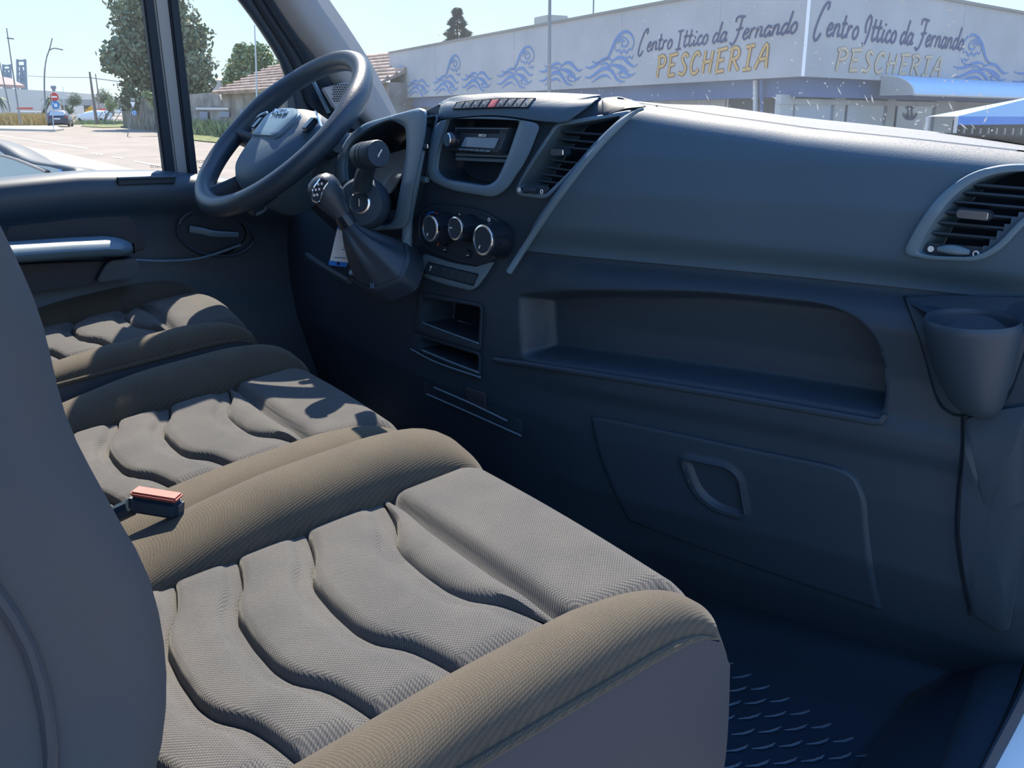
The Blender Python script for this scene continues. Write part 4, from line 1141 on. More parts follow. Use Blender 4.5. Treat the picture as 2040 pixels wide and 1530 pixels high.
def frame(name, outer, inner, off, th, depth, mt, par=None, n=96, bev=.003, liner=None):
    """ring between two pixel outlines, with walls going 'depth' into the dashboard"""
    a = resample(np.array(outer, float), n); b = resample(np.array(inner, float), n)
    # line up starting points
    k = int(np.argmin(((b - b.mean(0)) / np.ptp(b, axis=0) - (a[0] - a.mean(0)) / np.ptp(a, axis=0)) ** 2 @ np.ones(2)))
    b = np.roll(b, -k, axis=0)
    m = a + (b - a) * .25; m2 = a + (b - a) * .75; m0 = a + (b - a) * .08; m3 = a + (b - a) * .92
    rings = [S(a, off + th), S(a, off + bev), S(m0, off + bev * .25), S(m, off), S(m2, off), S(m3, off + bev * .25), S(b, off + bev), S(b, off + depth)]
    # inner wall goes straight back into the dash
    last = S(b, off + bev); rings[-1] = last + np.array([0, depth, 0])
    if liner is not None:
        o = MB().loft(rings[:-1] + [last + np.array([0, .006, 0])], caps=False).build(name, mt, par or dash, smooth=40)
        MB().loft([last + np.array([0, .005, 0]), rings[-1]], caps=False).build('liner', liner, o, smooth=40)
        return o
    return MB().loft(rings, caps=False).build(name, mt, par or dash, smooth=40)

def backplate(name, inner, off, depth, mt, par=None):
    L = S(np.array(inner, float), off) + np.array([0, depth, 0])
    c = L.mean(0)
    return MB().loft([c + (L - c) * 1.02, c + (L - c) * .5, c + (L - c) * .05], caps=True).build(name, mt, par or dash, smooth=40)

# ---- outlines read from the photograph (pixels), all laid on the real dashboard surface
OL = {}
OL['shelf'] = rloop([(1034, 588), (1040, 713), (1200, 736), (1480, 778), (1757, 826), (1764, 760), (1752, 690), (1712, 635), (1640, 604), (1400, 580), (1150, 578)], [8, 14, 40, 40, 20, 40, 60, 60, 60, 60, 60], 6)
OL['rvent_o'] = rloop([(1797, 507), (1822, 455), (1872, 385), (1935, 342), (2000, 326), (2100, 326), (2110, 400), (2048, 440), (1995, 498), (1950, 522), (1850, 518)], [14, 30, 40, 30, 30, 30, 20, 40, 40, 30, 20], 5)
OL['rvent_i'] = rloop([(1828, 503), (1852, 455), (1898, 392), (1950, 356), (2008, 342), (2085, 342), (2092, 395), (2036, 432), (1985, 488), (1944, 512), (1855, 510)], [8, 30, 40, 30, 30, 30, 20, 40, 40, 30, 14], 5)
OL['cvent_o'] = rloop([(1108, 243), (1215, 226), (1262, 218), (1205, 268), (1150, 333), (1090, 398), (1020, 388), (1050, 330)], [14, 30, 10, 40, 40, 14, 20, 30], 5)
OL['cvent_i'] = rloop([(1112, 252), (1208, 236), (1240, 230), (1190, 276), (1142, 334), (1086, 388), (1030, 378), (1062, 326)], [10, 20, 10, 40, 40, 10, 14, 30], 5)
OL['lvent_o'] = rloop([(835, 232), (876, 224), (858, 300), (850, 368), (826, 366), (832, 300)], 10)
OL['lvent_i'] = rloop([(840, 238), (869, 231), (853, 300), (847, 360), (832, 358), (837, 300)], 6)
OL['bez_o'] = rloop([(872, 240), (985, 229), (1078, 246), (1050, 318), (1010, 378), (985, 394), (900, 380), (852, 358), (850, 320), (862, 270)], [14, 60, 14, 30, 30, 30, 30, 20, 20, 20], 5)
OL['bez_i'] = rloop([(892, 236.5), (960, 237), (1036, 240), (1010, 316), (988, 362), (966, 371), (884, 357), (867, 342), (872, 300)], [6, 30, 8, 30, 24, 20, 18, 12, 20], 5)
OL['cub1_o'] = rloop([(833, 580), (962, 606), (958, 702), (824, 662)], 8); OL['cub1_i'] = rloop([(842, 592), (957, 612), (952, 686), (838, 644)], 6)
OL['cub2_o'] = rloop([(824, 662), (958, 702), (957, 756), (815, 694)], 6); OL['cub2_i'] = rloop([(838, 672), (953, 708), (952, 740), (840, 694)], 5)

# ---- body: fine relief surface
xs = np.concatenate([np.arange(-.93, -.20, .012), np.arange(-.20, .865, .0038)])
tt = np.linspace(0, 1, 300)
Xg, Tg = np.meshgrid(xs, tt, indexing='ij')
top_ = wtop(Xg); Wg = top_ - (top_ + .74) * Tg ** 1.0
Wg = top_ - (top_ + .74) * (Tg * .72 + .28 * Tg ** 2)
Yg = D(Xg, Wg)
shelf = xw(OL['shelf'])
sd = sd_poly(shelf, Xg, Wg)
Yg += .055 * sstep(-.002, .016, sd)
# lip below the shelf
holes = np.zeros(Xg.shape, bool)
for k in ('rvent_i', 'cvent_i', 'lvent_i', 'bez_i', 'cub1_i', 'cub2_i'):
    holes |= sd_poly(xw(OL[k]), Xg, Wg) > (-.024 if k == 'rvent_i' else -.004)
m_ = sd_poly(xw(rloop([(690, 232), (846, 205), (842, 300), (822, 420), (700, 420)], 5)), Xg, Wg) > 0
holes |= m_
nx, nw = Xg.shape
V = np.stack([Xg, Yg, 1.7 + Wg], -1).reshape(-1, 3)
ii, jj = np.meshgrid(np.arange(nx - 1), np.arange(nw - 1), indexing='ij')
hq = holes[:-1, :-1] & holes[1:, :-1] & holes[1:, 1:] & holes[:-1, 1:]
sel = ~hq.ravel()
q = np.stack([ii * nw + jj, (ii + 1) * nw + jj, (ii + 1) * nw + jj + 1, ii * nw + jj + 1], -1).reshape(-1, 4)[sel]
mkobj('dash_body', V, q.tolist(), M['plastic'], dash, smooth=60, fix=False)
# ---- top pad from the rim to the windscreen
rows = []
for x in np.linspace(-.86, .86, 90):
    y0 = float(D(x, wtop(x))); y1 = float(ws_y(min(abs(x), .8), -.02)) + .035
    w0 = float(wtop(x))
    rows.append([(x, y0 + (y1 - y0) * t, W(w0 + (float(np.interp(x, [-.9, -.3, -.07, .11, .2, .32, .49, .8], [-.05, .02, .024, .004, -.003, -.011, -.022, -.045])) - w0) * t)) for t in np.linspace(-.004, 1, 10)])
MB().grid(rows).build('top_pad', M['plastic_lit'], dash, smooth=70)

# ---- large padded passenger panel with its rounded left edge
edge = S(catmull([(1288, 209), (1258, 222), (1205, 270), (1150, 334), (1098, 404), (1050, 474), (1010, 536), (992, 572)], 60))
ew = edge[:, 2] - 1.7; exx = edge[:, 0]
o_ = np.argsort(ew)
def xl(w): return np.interp(w, ew[o_], exx[o_])
ws_ = np.concatenate([np.linspace(0, 1, 80)])
cols = np.concatenate([np.linspace(0, .03, 14)[:-1] / .8, np.linspace(.03 / .8, 1, 130)])
PX = []; holesP = []
for t in ws_:
    row = []
    for u in cols:
        row.append((u, t))
    PX.append(row)
PX = np.array(PX); U = PX[..., 0]; T = PX[..., 1]
# iterate x / w because the rim height depends on x
Xp = .3 + U * .56
for _ in range(6):
    wt_ = wtop(Xp); Wp = wt_ + (-.193 - wt_) * T
    x0 = xl(Wp); Xp = x0 + (.862 - x0) * U
dl = (Xp - x0)
lift = .024 * np.sqrt(np.clip(1 - (1 - np.clip(dl / .026, 0, 1)) ** 2, 0, 1)) * (1 - .75 * sstep(.78, 1.0, T))
Yp = D(Xp, Wp) - lift + .003
hp = sd_poly(xw(OL['rvent_i']), Xp, Wp) > -.003
n0, n1 = Xp.shape
V = np.stack([Xp, Yp, 1.7 + Wp], -1).reshape(-1, 3)
ii, jj = np.meshgrid(np.arange(n0 - 1), np.arange(n1 - 1), indexing='ij')
hq = hp[:-1, :-1] & hp[1:, :-1] & hp[1:, 1:] & hp[:-1, 1:]
q = np.stack([ii * n1 + jj, (ii + 1) * n1 + jj, (ii + 1) * n1 + jj + 1, ii * n1 + jj + 1], -1).reshape(-1, 4)[~hq.ravel()]
mkobj('passenger_panel', V, [tuple(a[::-1]) for a in q.tolist()], M['plastic_lit'], dash, smooth=60, fix=False)
PANEL = -.022
ed = S(catmull([(1262, 222), (1205, 270), (1150, 334), (1098, 404), (1050, 474), (1008, 540)], 40), -.006)
ed = S(catmull([(1282, 217), (1262, 226), (1210, 272), (1156, 335), (1104, 405), (1057, 475), (1014, 542)], 40), -.0245)
MB().tube(ed, np.concatenate([np.linspace(.002, .005, 8), np.full(32, .005)]), 8).build('panel_edge', M['trim'], dash)

# ---- shelf floor lip
lip = S(catmull([(985, 716), (1100, 733), (1300, 764), (1500, 797), (1700, 832), (1752, 840), (1762, 826)], 50), -.004)
MB().tube(lip, .005, 8).build('shelf_lip', M['plastic'], dash)

# ---- glove box lid with its pull recess
def coons(top, right, bottom, left, nu, nv):
    t = catmull(top, nu); b = catmull(bottom, nu); l = catmull(left, nv); r = catmull(right, nv)
    u = np.linspace(0, 1, nu)[None, :, None]; v = np.linspace(0, 1, nv)[:, None, None]
    return (1 - v) * t[None] + v * b[None] + (1 - u) * l[:, None] + u * r[:, None] - ((1 - u) * (1 - v) * t[0] + u * (1 - v) * t[-1] + (1 - u) * v * b[0] + u * v * b[-1])
gp = coons([(1177, 836), (1192, 829), (1350, 861), (1500, 893), (1640, 922), (1684, 938), (1704, 956)], [(1704, 956), (1722, 1000), (1728, 1060), (1740, 1150), (1756, 1222)],
           [(1250, 1040), (1420, 1105), (1600, 1170), (1756, 1222)], [(1177, 836), (1190, 900), (1215, 970), (1250, 1040)], 110, 60)
pull = rloop([(1360, 912), (1448, 930), (1472, 950), (1486, 1030), (1420, 1010), (1385, 978)], [10, 14, 20, 14, 40, 30], 5)
sdp = sd_poly(pull, gp[..., 0], gp[..., 1])
pts = S(gp.reshape(-1, 2), -.006).reshape(gp.shape[0], gp.shape[1], 3)
pts[..., 1] += .024 * sstep(-1, 26, sdp) + .004 * (np.exp(-((sdp + 3) / 5) ** 2) * -1)
ed = np.minimum(np.minimum(np.arange(60)[:, None], 59 - np.arange(60)[:, None]), np.minimum(np.arange(110)[None], 109 - np.arange(110)[None]))
pts[..., 1] += np.where(ed == 0, .016, 0) + np.where(ed == 1, .0015, 0)
MB().grid(pts).build('glove_box_lid', M['plastic'], dash, smooth=50)
pr_ = S(pull, -.0085); MB().tube(pr_, .0025, 6, closed=True).build('pull_rim', M['plastic'], dash)

# ---- vents
def vent(name, o, i, off, depth, slats, tab, lab, fmat='trim', lower=None):
    fr = frame(name, OL[o], OL[i], off, .03, depth, M[fmat], n=110)
    if lab: fr['label'] = lab
    backplate('vent_back', OL[i], off, depth, M['dark'], fr)
    for p0, p1 in slats:
        a, b = S1(*p0, off) + np.array([0, .010, 0]), S1(*p1, off) + np.array([0, .010, 0])
        e = nrm(b - a); z_ = np.array([0, .96, -.28]); z_ = nrm(z_ - e * (z_ @ e)); y_ = np.cross(z_, e)
        # blade tilts back and down into the duct
        MB().box((a + b) / 2 + z_ * .009 + e * np.linalg.norm(b - a) * .08, (np.linalg.norm(b - a) * 1.26, .0026, .018), [e, y_, z_]).build('slat', M['plastic'], fr, bevel=.0006, seg=1, smooth=30)
    if tab:
        c = S1(*tab[0], off); e = nrm(S1(tab[0][0] + 10, tab[0][1] + tab[2], off) - c); 
        n_ = np.array([0, -1, 0]); n_ = nrm(n_ - e * (n_ @ e)); z_ = np.cross(e, n_)
        MB().box(c + n_ * -.002, (tab[1], .016, .0105), [e, n_, z_]).build('vent_tab', M['black'], fr, bevel=.002)
        MB().box(c + n_ * .0065, (tab[1] * .92, .003, .0085), [e, n_, z_]).build('chrome_tab', M['chrome'], fr, bevel=.0012)
    return fr
fr = vent('right_air_vent', 'rvent_o', 'rvent_i', -.030, .05, [((1925, 367), (2085, 380)), ((1912, 383), (2070, 396)), ((1893, 402), (2050, 416)), ((1878, 423), (2030, 436)), ((1862, 443), (2016, 458)), ((1848, 464), (2004, 478)), ], ((1941, 427), .034, .9), 'oval air vent at the right end of the dashboard')
lowp = [(1834, 503), (1845, 482), (2000, 492), (1982, 490), (1944, 511), (1856, 509)]
plate('vent_lower_plate', rloop([(1833, 505), (1845, 483), (1992, 494), (1975, 500), (1944, 512), (1856, 510)], 6), -.020, .012, M['plastic'], fr)
pth = S(catmull([(1868, 496), (1885, 496), (1905, 498), (1932, 503)], 12), -.024)
MB().tube(pth, .0055 * np.sin(np.linspace(.5, 2.64, 12)), 8).build('vent_thumbwheel', M['trim'], fr)
def dot(px, py, off, r, mt, par, ring=False, nm='mark'):
    c = S1(px, py, off); n_ = np.array([0, -1, .1])
    if ring: return MB().tube([c + np.array([math.cos(a) * r, 0, math.sin(a) * r]) for a in np.linspace(0, 6.28, 16, endpoint=False)], .0009, 6, closed=True).build(nm, M[mt], par)
    return MB().lathe([(r, 0), (r, .0015)], c, n_, 14).build(nm, M[mt], par, smooth=0)
dot(1855, 496, -.024, .0034, 'white', fr); dot(1944, 506, -.024, .0030, 'white', fr, True)
fr = vent('centre_air_vent', 'cvent_o', 'cvent_i', -.004, .055, [((1110, 262), (1195, 268)), ((1104, 277), (1180, 284)), ((1098, 292), (1168, 298)), ((1086, 318), (1148, 326)), ((1078, 333), (1136, 341)), ((1069, 347), (1124, 354)), ((1060, 360), (1112, 366))], ((1116, 303), .026, .3), 'dark air vent between the radio and the passenger panel')
plate('vent_lower_plate', rloop([(1035, 374), (1062, 368), (1098, 374), (1086, 387), (1060, 385)], 5), -.003, .01, M['plastic'], fr)
pth = S(catmull([(1044, 380), (1056, 379), (1070, 381)], 8), -.006); MB().tube(pth, .004, 8).build('vent_thumbwheel', M['black'], fr)
dot(1035, 378, -.008, .0032, 'white', fr); dot(1079, 382, -.008, .0028, 'white', fr, True)
fr = vent('left_air_vent', 'lvent_o', 'lvent_i', -.004, .05, [((839, 247 + k * 13.5), (866 - k * 2.0, 248 + k * 13.5)) for k in range(8)], ((853, 291), .022, .2), 'narrow air vent between the instrument hood and the radio')
pth = S([(838, 357), (851, 358)], -.008); MB().tube(pth, .005, 8).build('vent_thumbwheel', M['trim'], fr)

# ---- centre: cap with the row of switches
cap = plate('centre_cap', rloop([(874, 205), (905, 191), (1000, 184), (1100, 184), (1200, 189), (1180, 208), (1128, 246), (1078, 243), (985, 228), (872, 238)], [10, 20, 60, 60, 6, 20, 10, 20, 60, 10], 5), -.014, .03, M['plastic_lit'], bev=.006, fn=D)
tops = catmull([(910, 205), (960, 200), (1010, 197), (1066, 196.5)], 10); bots = catmull([(903, 217), (955, 215), (1005, 213.5), (1052, 214)], 10)
for k in range(9):
    a0, a1 = tops[k], tops[k + 1]; b0, b1 = bots[k], bots[k + 1]
    g_ = .06
    L = S([a0 + (a1 - a0) * g_, a1 + (a0 - a1) * g_, b1 + (b0 - b1) * g_, b0 + (b1 - b0) * g_], -.016, D)
    MB().loft([L + np.array([0, .006, 0]), L + np.array([0, -.001, 0.0])]).build('switch_button', M['dimred'] if k == 4 else M['plastic'], cap, bevel=.0008, seg=1, label='red hazard switch' if k == 4 else None)
    if k != 4 and k != 0:
        c = L.mean(0) + np.array([0, -.0022, .0008])
        MB().tube([c + np.array([-.003, 0, -.002]), c + np.array([0, 0, .0022]), c + np.array([.003, 0, -.001])], .0005, 5).build('switch_symbol', M['white'], cap)
L = S(np.vstack([tops, bots[::-1]]), -.015, D); MB().tube(L, .0014, 6, closed=True).build('switch_row_seam', M['dark'], cap)
L = S(catmull([(872, 240), (920, 234), (985, 230), (1080, 245)], 20), -.008); MB().tube(L, .0014, 6).build('cap_seam', M['dark'], dash)
plate('notch_cover', rloop([(834, 231), (852, 218), (878, 205), (876, 226), (866, 232)], 4), -.004, .02, M['black'])
plate('rim_pocket', rloop([(1198, 195), (1235, 192), (1275, 204), (1290, 212), (1250, 216), (1200, 232)], 8), -.006, .02, M['black'], fn=D)

# ---- radio bezel and radio
bz = frame('radio_bezel', OL['bez_o'], OL['bez_i'], -.014, .03, .06, M['trim'], n=120, bev=.004, liner=M['black'])
backplate('pocket_back', OL['bez_i'], -.020, .055, M['black'], bz)
for y0, y1 in ((308, 313), (317, 323)):
    a, b = S1(878, y0, -.02) + np.array([0, .03, 0]), S1(1004, y1, -.02) + np.array([0, .03, 0])
    MB().tube([a, b], .0028, 6).build('pocket_rib', M['trim'], bz)
radio = thing('car_radio', S1(950, 280, 0), 'single slot car radio with a round knob and pale display in the centre bezel', 'radio')
RO = -.004
rq = S([(906, 253), (1018, 254), (996, 307), (884, 299)], RO)
MB().loft([rq + np.array([0, .04, 0]), rq]).build('faceplate', M['plastic'], radio, bevel=.0025)
def rpos(u, v, off=0.0):
    p = (rq[0] * (1 - u) + rq[1] * u) * (1 - v) + (rq[3] * (1 - u) + rq[2] * u) * v
    return p + np.array([0, -off, 0])
def rrect(nm, u0, v0, u1, v1, off, mt, th=.002):
    L = np.array([rpos(u0, v0, off), rpos(u1, v0, off), rpos(u1, v1, off), rpos(u0, v1, off)])
    return MB().loft([L + np.array([0, th, 0]), L]).build(nm, mt, radio, bevel=.0005, seg=1)
rrect('disc_slot', .08, .09, .84, .24, .001, M['dark'])
rrect('upper_edge', .03, .02, .97, .07, .0022, M['trim'])
dsp = mat('radio_display', (.22, .36, .52), .12, .6)
rrect('display', .30, .40, .88, .80, .0022, dsp)
for k in range(6): rrect('preset_button', .28 + k * .095, .87, .36 + k * .095, .95, .0028, M['trim'])
rrect('eject_button', .90, .12, .97, .2, .002, M['black']); rrect('side_button', .92, .84, .98, .94, .002, M['gloss'])
c = rpos(.15, .55); MB().lathe([(.0125, -.002), (.0125, .014), (.0105, .017)], c, (0, -1, .05), 24).build('volume_knob', M['gloss'], radio)
MB().lathe([(.0105, 0), (.0100, .0012), (.0075, .0008)], c + np.array([0, -.0172, .0008]), (0, -1, .05), 24).build('knob_ring', M['chrome'], radio)
ex_ = rpos(1, .3) - rpos(0, .3)
text('IVECO', rpos(.60, .325, .003), ex_, ZV, .0058, M['white'], 'radio_lettering', radio)

# ---- climate panel with three knobs
cl_o = rloop([(838, 425), (862, 410), (935, 416), (990, 436), (1006, 468), (988, 512), (962, 528), (910, 517), (850, 494), (834, 470)], [20, 20, 40, 30, 30, 20, 20, 40, 20, 20], 5)
cl = plate('climate_panel', cl_o, -.006, .014, M['black'], bev=.003)
cl['label'] = 'dark heater panel with three round knobs'
L = S(cl_o, -.004); MB().tube(L, .0028, 6, closed=True).build('climate_rim', M['plastic'], dash)
NK = nrm([0.10, -1, .06])
for (px, py), r in (((857, 455), .0215), ((907, 455), .0185), ((962, 478), .0235)):
    f_ = S1(px, py, -.040)
    MB().lathe([(r * 1.22, -.036), (r * 1.2, -.028), (r * 1.02, -.012), (r, -.004), (r * .97, 0)], f_, NK, 28).build('knob', M['gloss'], cl, smooth=50)
    MB().lathe([(r * 1.0, -.0035), (r * 1.01, 0), (r * .98, .0014), (r * .86, .0018), (r * .84, .0002)], f_, NK, 32, cap=False).build('chrome_ring', M['chrome'], cl, smooth=50)
    MB().lathe([(r * .86, -.001), (r * .84, .0003)], f_, NK, 28).build('knob_face', M['black'], cl)
    e1 = nrm(np.cross(NK, ZV)); e1 = e1 if e1[0] > 0 else -e1
    a = math.radians(238 if px != 907 else 180); dv_ = e1 * math.cos(a) + ZV * math.sin(a)
    MB().tube([f_ + NK * .0012 + dv_ * r * .45, f_ + NK * .0012 + dv_ * r * .68], .0011, 6).build('knob_pointer', M['white'], cl)
    for q in (.25, -.2):
        MB().box(f_ - NK * .02 + e1 * r * 1.06 + ZV * q * r, (.002, .018, .0012), [e1, NK, ZV]).build('grip_rib', M['dark'], cl, smooth=0)
for arc_, mt in (([(866, 424), (873, 427), (879, 440), (881.5, 455), (880, 468), (876, 480), (871, 489)], 'red'), ([(850, 432), (855, 425), (863, 423)], 'blue')):
    MB().tube(S(catmull(arc_, 18), -.008), .0016, 6).build('temperature_arc', M[mt], cl)
for px, py in ((904, 433), (916, 427), (929, 437), (932, 460)): dot(px, py, -.0075, .0012, 'white', cl, nm='fan_mark')
for px, py in ((974, 438), (992, 467), (985, 509)): dot(px, py, -.0075, .0026, 'white', cl, True, 'flow_symbol')
for px, py in ((888, 495), (934, 506)):
    c = S1(px, py, -.008); MB().box(c, (.011, .004, .012)).build('push_button', M['plastic'], cl, bevel=.002)
    MB().box(c + np.array([0, -.0024, -.002]), (.005, .001, .0012)).build('button_symbol', M['white'], cl, smooth=0)
# ---- pale switch panel below
sp_o = rloop([(842, 503), (900, 523), (962, 533), (988, 518), (972, 546), (952, 572), (938, 580), (880, 566), (842, 552), (836, 530)], [10, 20, 20, 10, 20, 12, 10, 30, 14, 14], 5)
sp = plate('switch_panel', sp_o, -.008, .016, M['trim'], bev=.004)
sp['label'] = 'pale grey switch strip under the heater panel'
ta, tb = np.array([853, 523.]), np.array([952, 547.]); ba, bb_ = np.array([845, 543.]), np.array([943, 568.])
for k in range(6):
    u0, u1 = k / 6 + .008, (k + 1) / 6 - .008
    L = S([ta + (tb - ta) * u0, ta + (tb - ta) * u1, ba + (bb_ - ba) * u1, ba + (bb_ - ba) * u0], -.0095)
    MB().loft([L + np.array([0, .004, 0]), L]).build('switch', M['plastic'], sp, bevel=.0008, seg=1)
L = S(np.array([ta, tb, bb_, ba]), -.0092); MB().tube(L, .0014, 6, closed=True).build('switch_seam', M['dark'], sp)
c = S1(858, 535, -.0105); MB().tube([c + np.array([-.003, 0, -.004]), c + np.array([-.001, 0, .004]), c + np.array([.002, 0, .001]), c + np.array([.003, 0, .005])], .0006, 5).build('switch_symbol', M['white'], sp)
# ---- storage cubbies
for o, i, lab in (('cub1_o', 'cub1_i', 'upper open storage slot below the switches'), ('cub2_o', 'cub2_i', 'lower open storage slot near the seat')):
    f2 = frame('storage_slot', OL[o], OL[i], -.005, .012, .075, M['plastic'], n=72); f2['label'] = lab
    backplate('slot_back', OL[i], -.005, .07, M['dark'], f2)
for e in ([(842, 643), (900, 665), (953, 684)], [(818, 695), (870, 722), (957, 752)], [(842, 698), (900, 722), (953, 742)], [(850, 785), (930, 820), (1038, 868)], [(865, 772), (930, 800), (1010, 838)]):
    MB().tube(S(catmull(e, 16), -.010), .0016, 6).build('slot_edge', M['trim'], dash)
plate('lower_centre_lid', rloop([(842, 760), (960, 800), (1040, 838), (1040, 868), (930, 822), (848, 786)], 8), -.004, .01, M['plastic'])
plate('plug_cover', rloop([(925, 770), (968, 782), (970, 820), (928, 806)], 5), -.008, .012, M['leatherette'])

# ---- cup holder at the right end
ch = plate('cup_holder', rloop([(1802, 592), (1872, 586), (2070, 592), (2062, 640), (2012, 780), (1980, 806), (1915, 826), (1886, 818), (1866, 792), (1838, 690)], [8, 30, 10, 20, 30, 30, 24, 16, 20, 40], 5), -.012, .02, M['plastic'], bev=.003)
ch['label'] = 'round cup holder bulging from the right end'
cR = S1(1937, 636, -.062); RAD = .0450
rim = []
cx0, cy0 = cR[0], cR[1]
zt_ = P(1937, 634, y=cy0)[2]
prof = [(1.06, -.003), (1.08, -.006), (1.07, -.011), (1.0, -.030), (.90, -.055), (.77, -.080), (.62, -.100), (.44, -.113), (.2, -.118)]
loops = []
for k, dz2 in prof:
    loops.append([(cx0 + RAD * k * math.cos(a), cy0 + .046 * (-dz2 / .118) ** 1.6 + RAD * k * math.sin(a) * (1 if math.sin(a) < 0 else 1.0), zt_ + dz2 + .003 * math.sin(a) * k) for a in np.linspace(0, 2 * math.pi, 40, endpoint=False)])
MB().loft(loops, caps=False).build('cup_body', M['plastic'], ch, smooth=60)
loops = []
for k, dz2 in ((1.06, -.003), (1.03, 0.0), (1.0, -.001), (.97, -.006), (.90, -.04), (.74, -.066), (.2, -.070)):
    loops.append([(cx0 + RAD * k * math.cos(a), cy0 + .046 * (-min(dz2, 0) / .118) ** 1.6 + RAD * k * math.sin(a) * 1.0, zt_ + dz2 + .003 * math.sin(a) * k) for a in np.linspace(0, 2 * math.pi, 40, endpoint=False)])
MB().loft(loops, caps=False).build('cup_rim', M['plastic'], ch, smooth=60)
for e in ([(1801, 590), (1838, 690), (1866, 792), (1886, 818), (1916, 828), (1980, 808), (2012, 782), (2062, 640)], [(1917, 829), (1916, 900), (1908, 980), (1905, 1060), (1915, 1140), (1932, 1225)]):
    MB().tube(S(catmull(e, 40), -.0005), .0017, 6).build('panel_seam', M['dark'], dash)
plate('end_panel', rloop([(1922, 834), (1985, 816), (2054, 806), (2056, 1000), (2010, 1255), (1990, 1260), (1938, 1225), (1920, 1140), (1911, 1060), (1914, 980), (1921, 900)], 10), -.011, .02, M['plastic'])

led = []
for i, t in enumerate(np.linspace(0, 1, 24)):
    a = math.pi * (1.02 - 1.04 * t)
    rp_ = np.array([cx0 + RAD * 1.05 * math.cos(a), cy0 + RAD * 1.05 * math.sin(a), zt_ - .003])
    sp_ = S1(1806 + 262 * t, 594 - 6 * math.sin(math.pi * t), -.010)
    mid_ = np.array([sp_[0] * .75 + rp_[0] * .25, sp_[1] * .75 + rp_[1] * .25, rp_[2] + (sp_[2] - rp_[2]) * .25])
    led.append([rp_ + np.array([0, -.004, -.012]), rp_, (rp_ + mid_) / 2 + np.array([0, 0, -.0005]), mid_, sp_])
MB().grid(led).build('cup_ledge', M['plastic'], ch, smooth=60, fix=False)
# ---- instrument hood and cluster
HB = -.05
ih_o = rloop([(664, 330), (690, 274), (722, 246), (780, 230), (836, 214), (851, 219), (849, 262), (835, 330), (822, 392), (814, 455), (730, 462), (684, 430)], [30, 20, 20, 40, 12, 8, 20, 30, 30, 20, 20, 20], 5)
ih_i = rloop([(686, 330), (694, 290), (728, 260), (765, 242), (784, 240), (808, 254), (810, 292), (806, 332), (794, 392), (784, 446), (730, 452), (696, 400)], [20, 20, 20, 10, 10, 8, 20, 20, 10, 14, 20, 20], 5)
ih = frame('instrument_hood', ih_o, ih_i, HB, .10, .11, M['trim'], n=110, bev=.006, liner=M['black'])
L = S(ih_i, HB) + np.array([0, .105, 0]); c = L.mean(0)
MB().loft([c + (L - c) * 1.03, c + (L - c) * .4, c + (L - c) * .02]).build('cluster_back', M['black'], ih)
lq = S(rloop([(740, 314), (807, 293), (803, 338), (787, 388), (764, 384), (746, 350)], 6), HB + .05)
lc = lq.mean(0)
tilt = lambda p: p + np.array([0, (p[2] - lc[2]) * .35, 0])
LL = np.array([tilt(p) for p in lq]); MB().loft([LL + np.array([0, .004, 0]), LL]).build('instrument_lens', M['lens'], ih, smooth=30)
# right hand edge of the hood runs down to the gear bezel
MB().tube(S(catmull([(838, 300), (824, 372), (812, 440), (812, 520), (824, 560)], 20), HB * .6), np.linspace(.008, .010, 20), 8).build('hood_leg', M['trim'], dash)

# ================================================================== STEERING WHEEL
WC = P(561, 262, x=-.50)
wn = nrm([.06, -math.cos(math.radians(47)), math.sin(math.radians(47))])
we1 = nrm(np.cross(ZV, wn)); we1 = we1 if we1[0] > 0 else -we1
we2 = nrm(np.cross(wn, we1)); we2 = we2 if we2[2] > 0 else -we2
sw_ = thing('steering_wheel', WC, 'black leather steering wheel with a padded hub at the driver seat', 'steering wheel')
RW = .195
def wp(a, b, c=0.0): return WC + we1 * a + we2 * b + wn * c
n = 72
rimp = [wp(RW * math.cos(a), RW * math.sin(a)) for a in np.linspace(0, 2 * math.pi, n, endpoint=False)]
rr = [.0195 + .003 * math.exp(-((abs(((a - math.pi / 2 + math.pi) % (2 * math.pi)) - math.pi) - 1.15) / .22) ** 2) for a in np.linspace(0, 2 * math.pi, n, endpoint=False)]
MB().tube(rimp, rr, 14, closed=True, ref=wn).build('rim', M['leather'], sw_, smooth=70)
# spokes left, right, and a double one below
for pts, wid in (([(-.19, -.01), (-.13, -.005), (-.07, 0)], .026), ([(.19, -.01), (.13, -.005), (.07, 0)], .026), ([(-.085, -.175), (-.06, -.12), (-.045, -.06)], .024), ([(.085, -.175), (.06, -.12), (.045, -.06)], .020)):
    c = catmull(pts, 10)
    p3 = [wp(q[0], q[1], -.012 - .040 * i / 9) for i, q in enumerate(c)]
    MB().tube(p3, np.full(10, wid), 10, sx=1.0 if False else .42, ref=wn).build('spoke', M['plastic'], sw_, smooth=60)
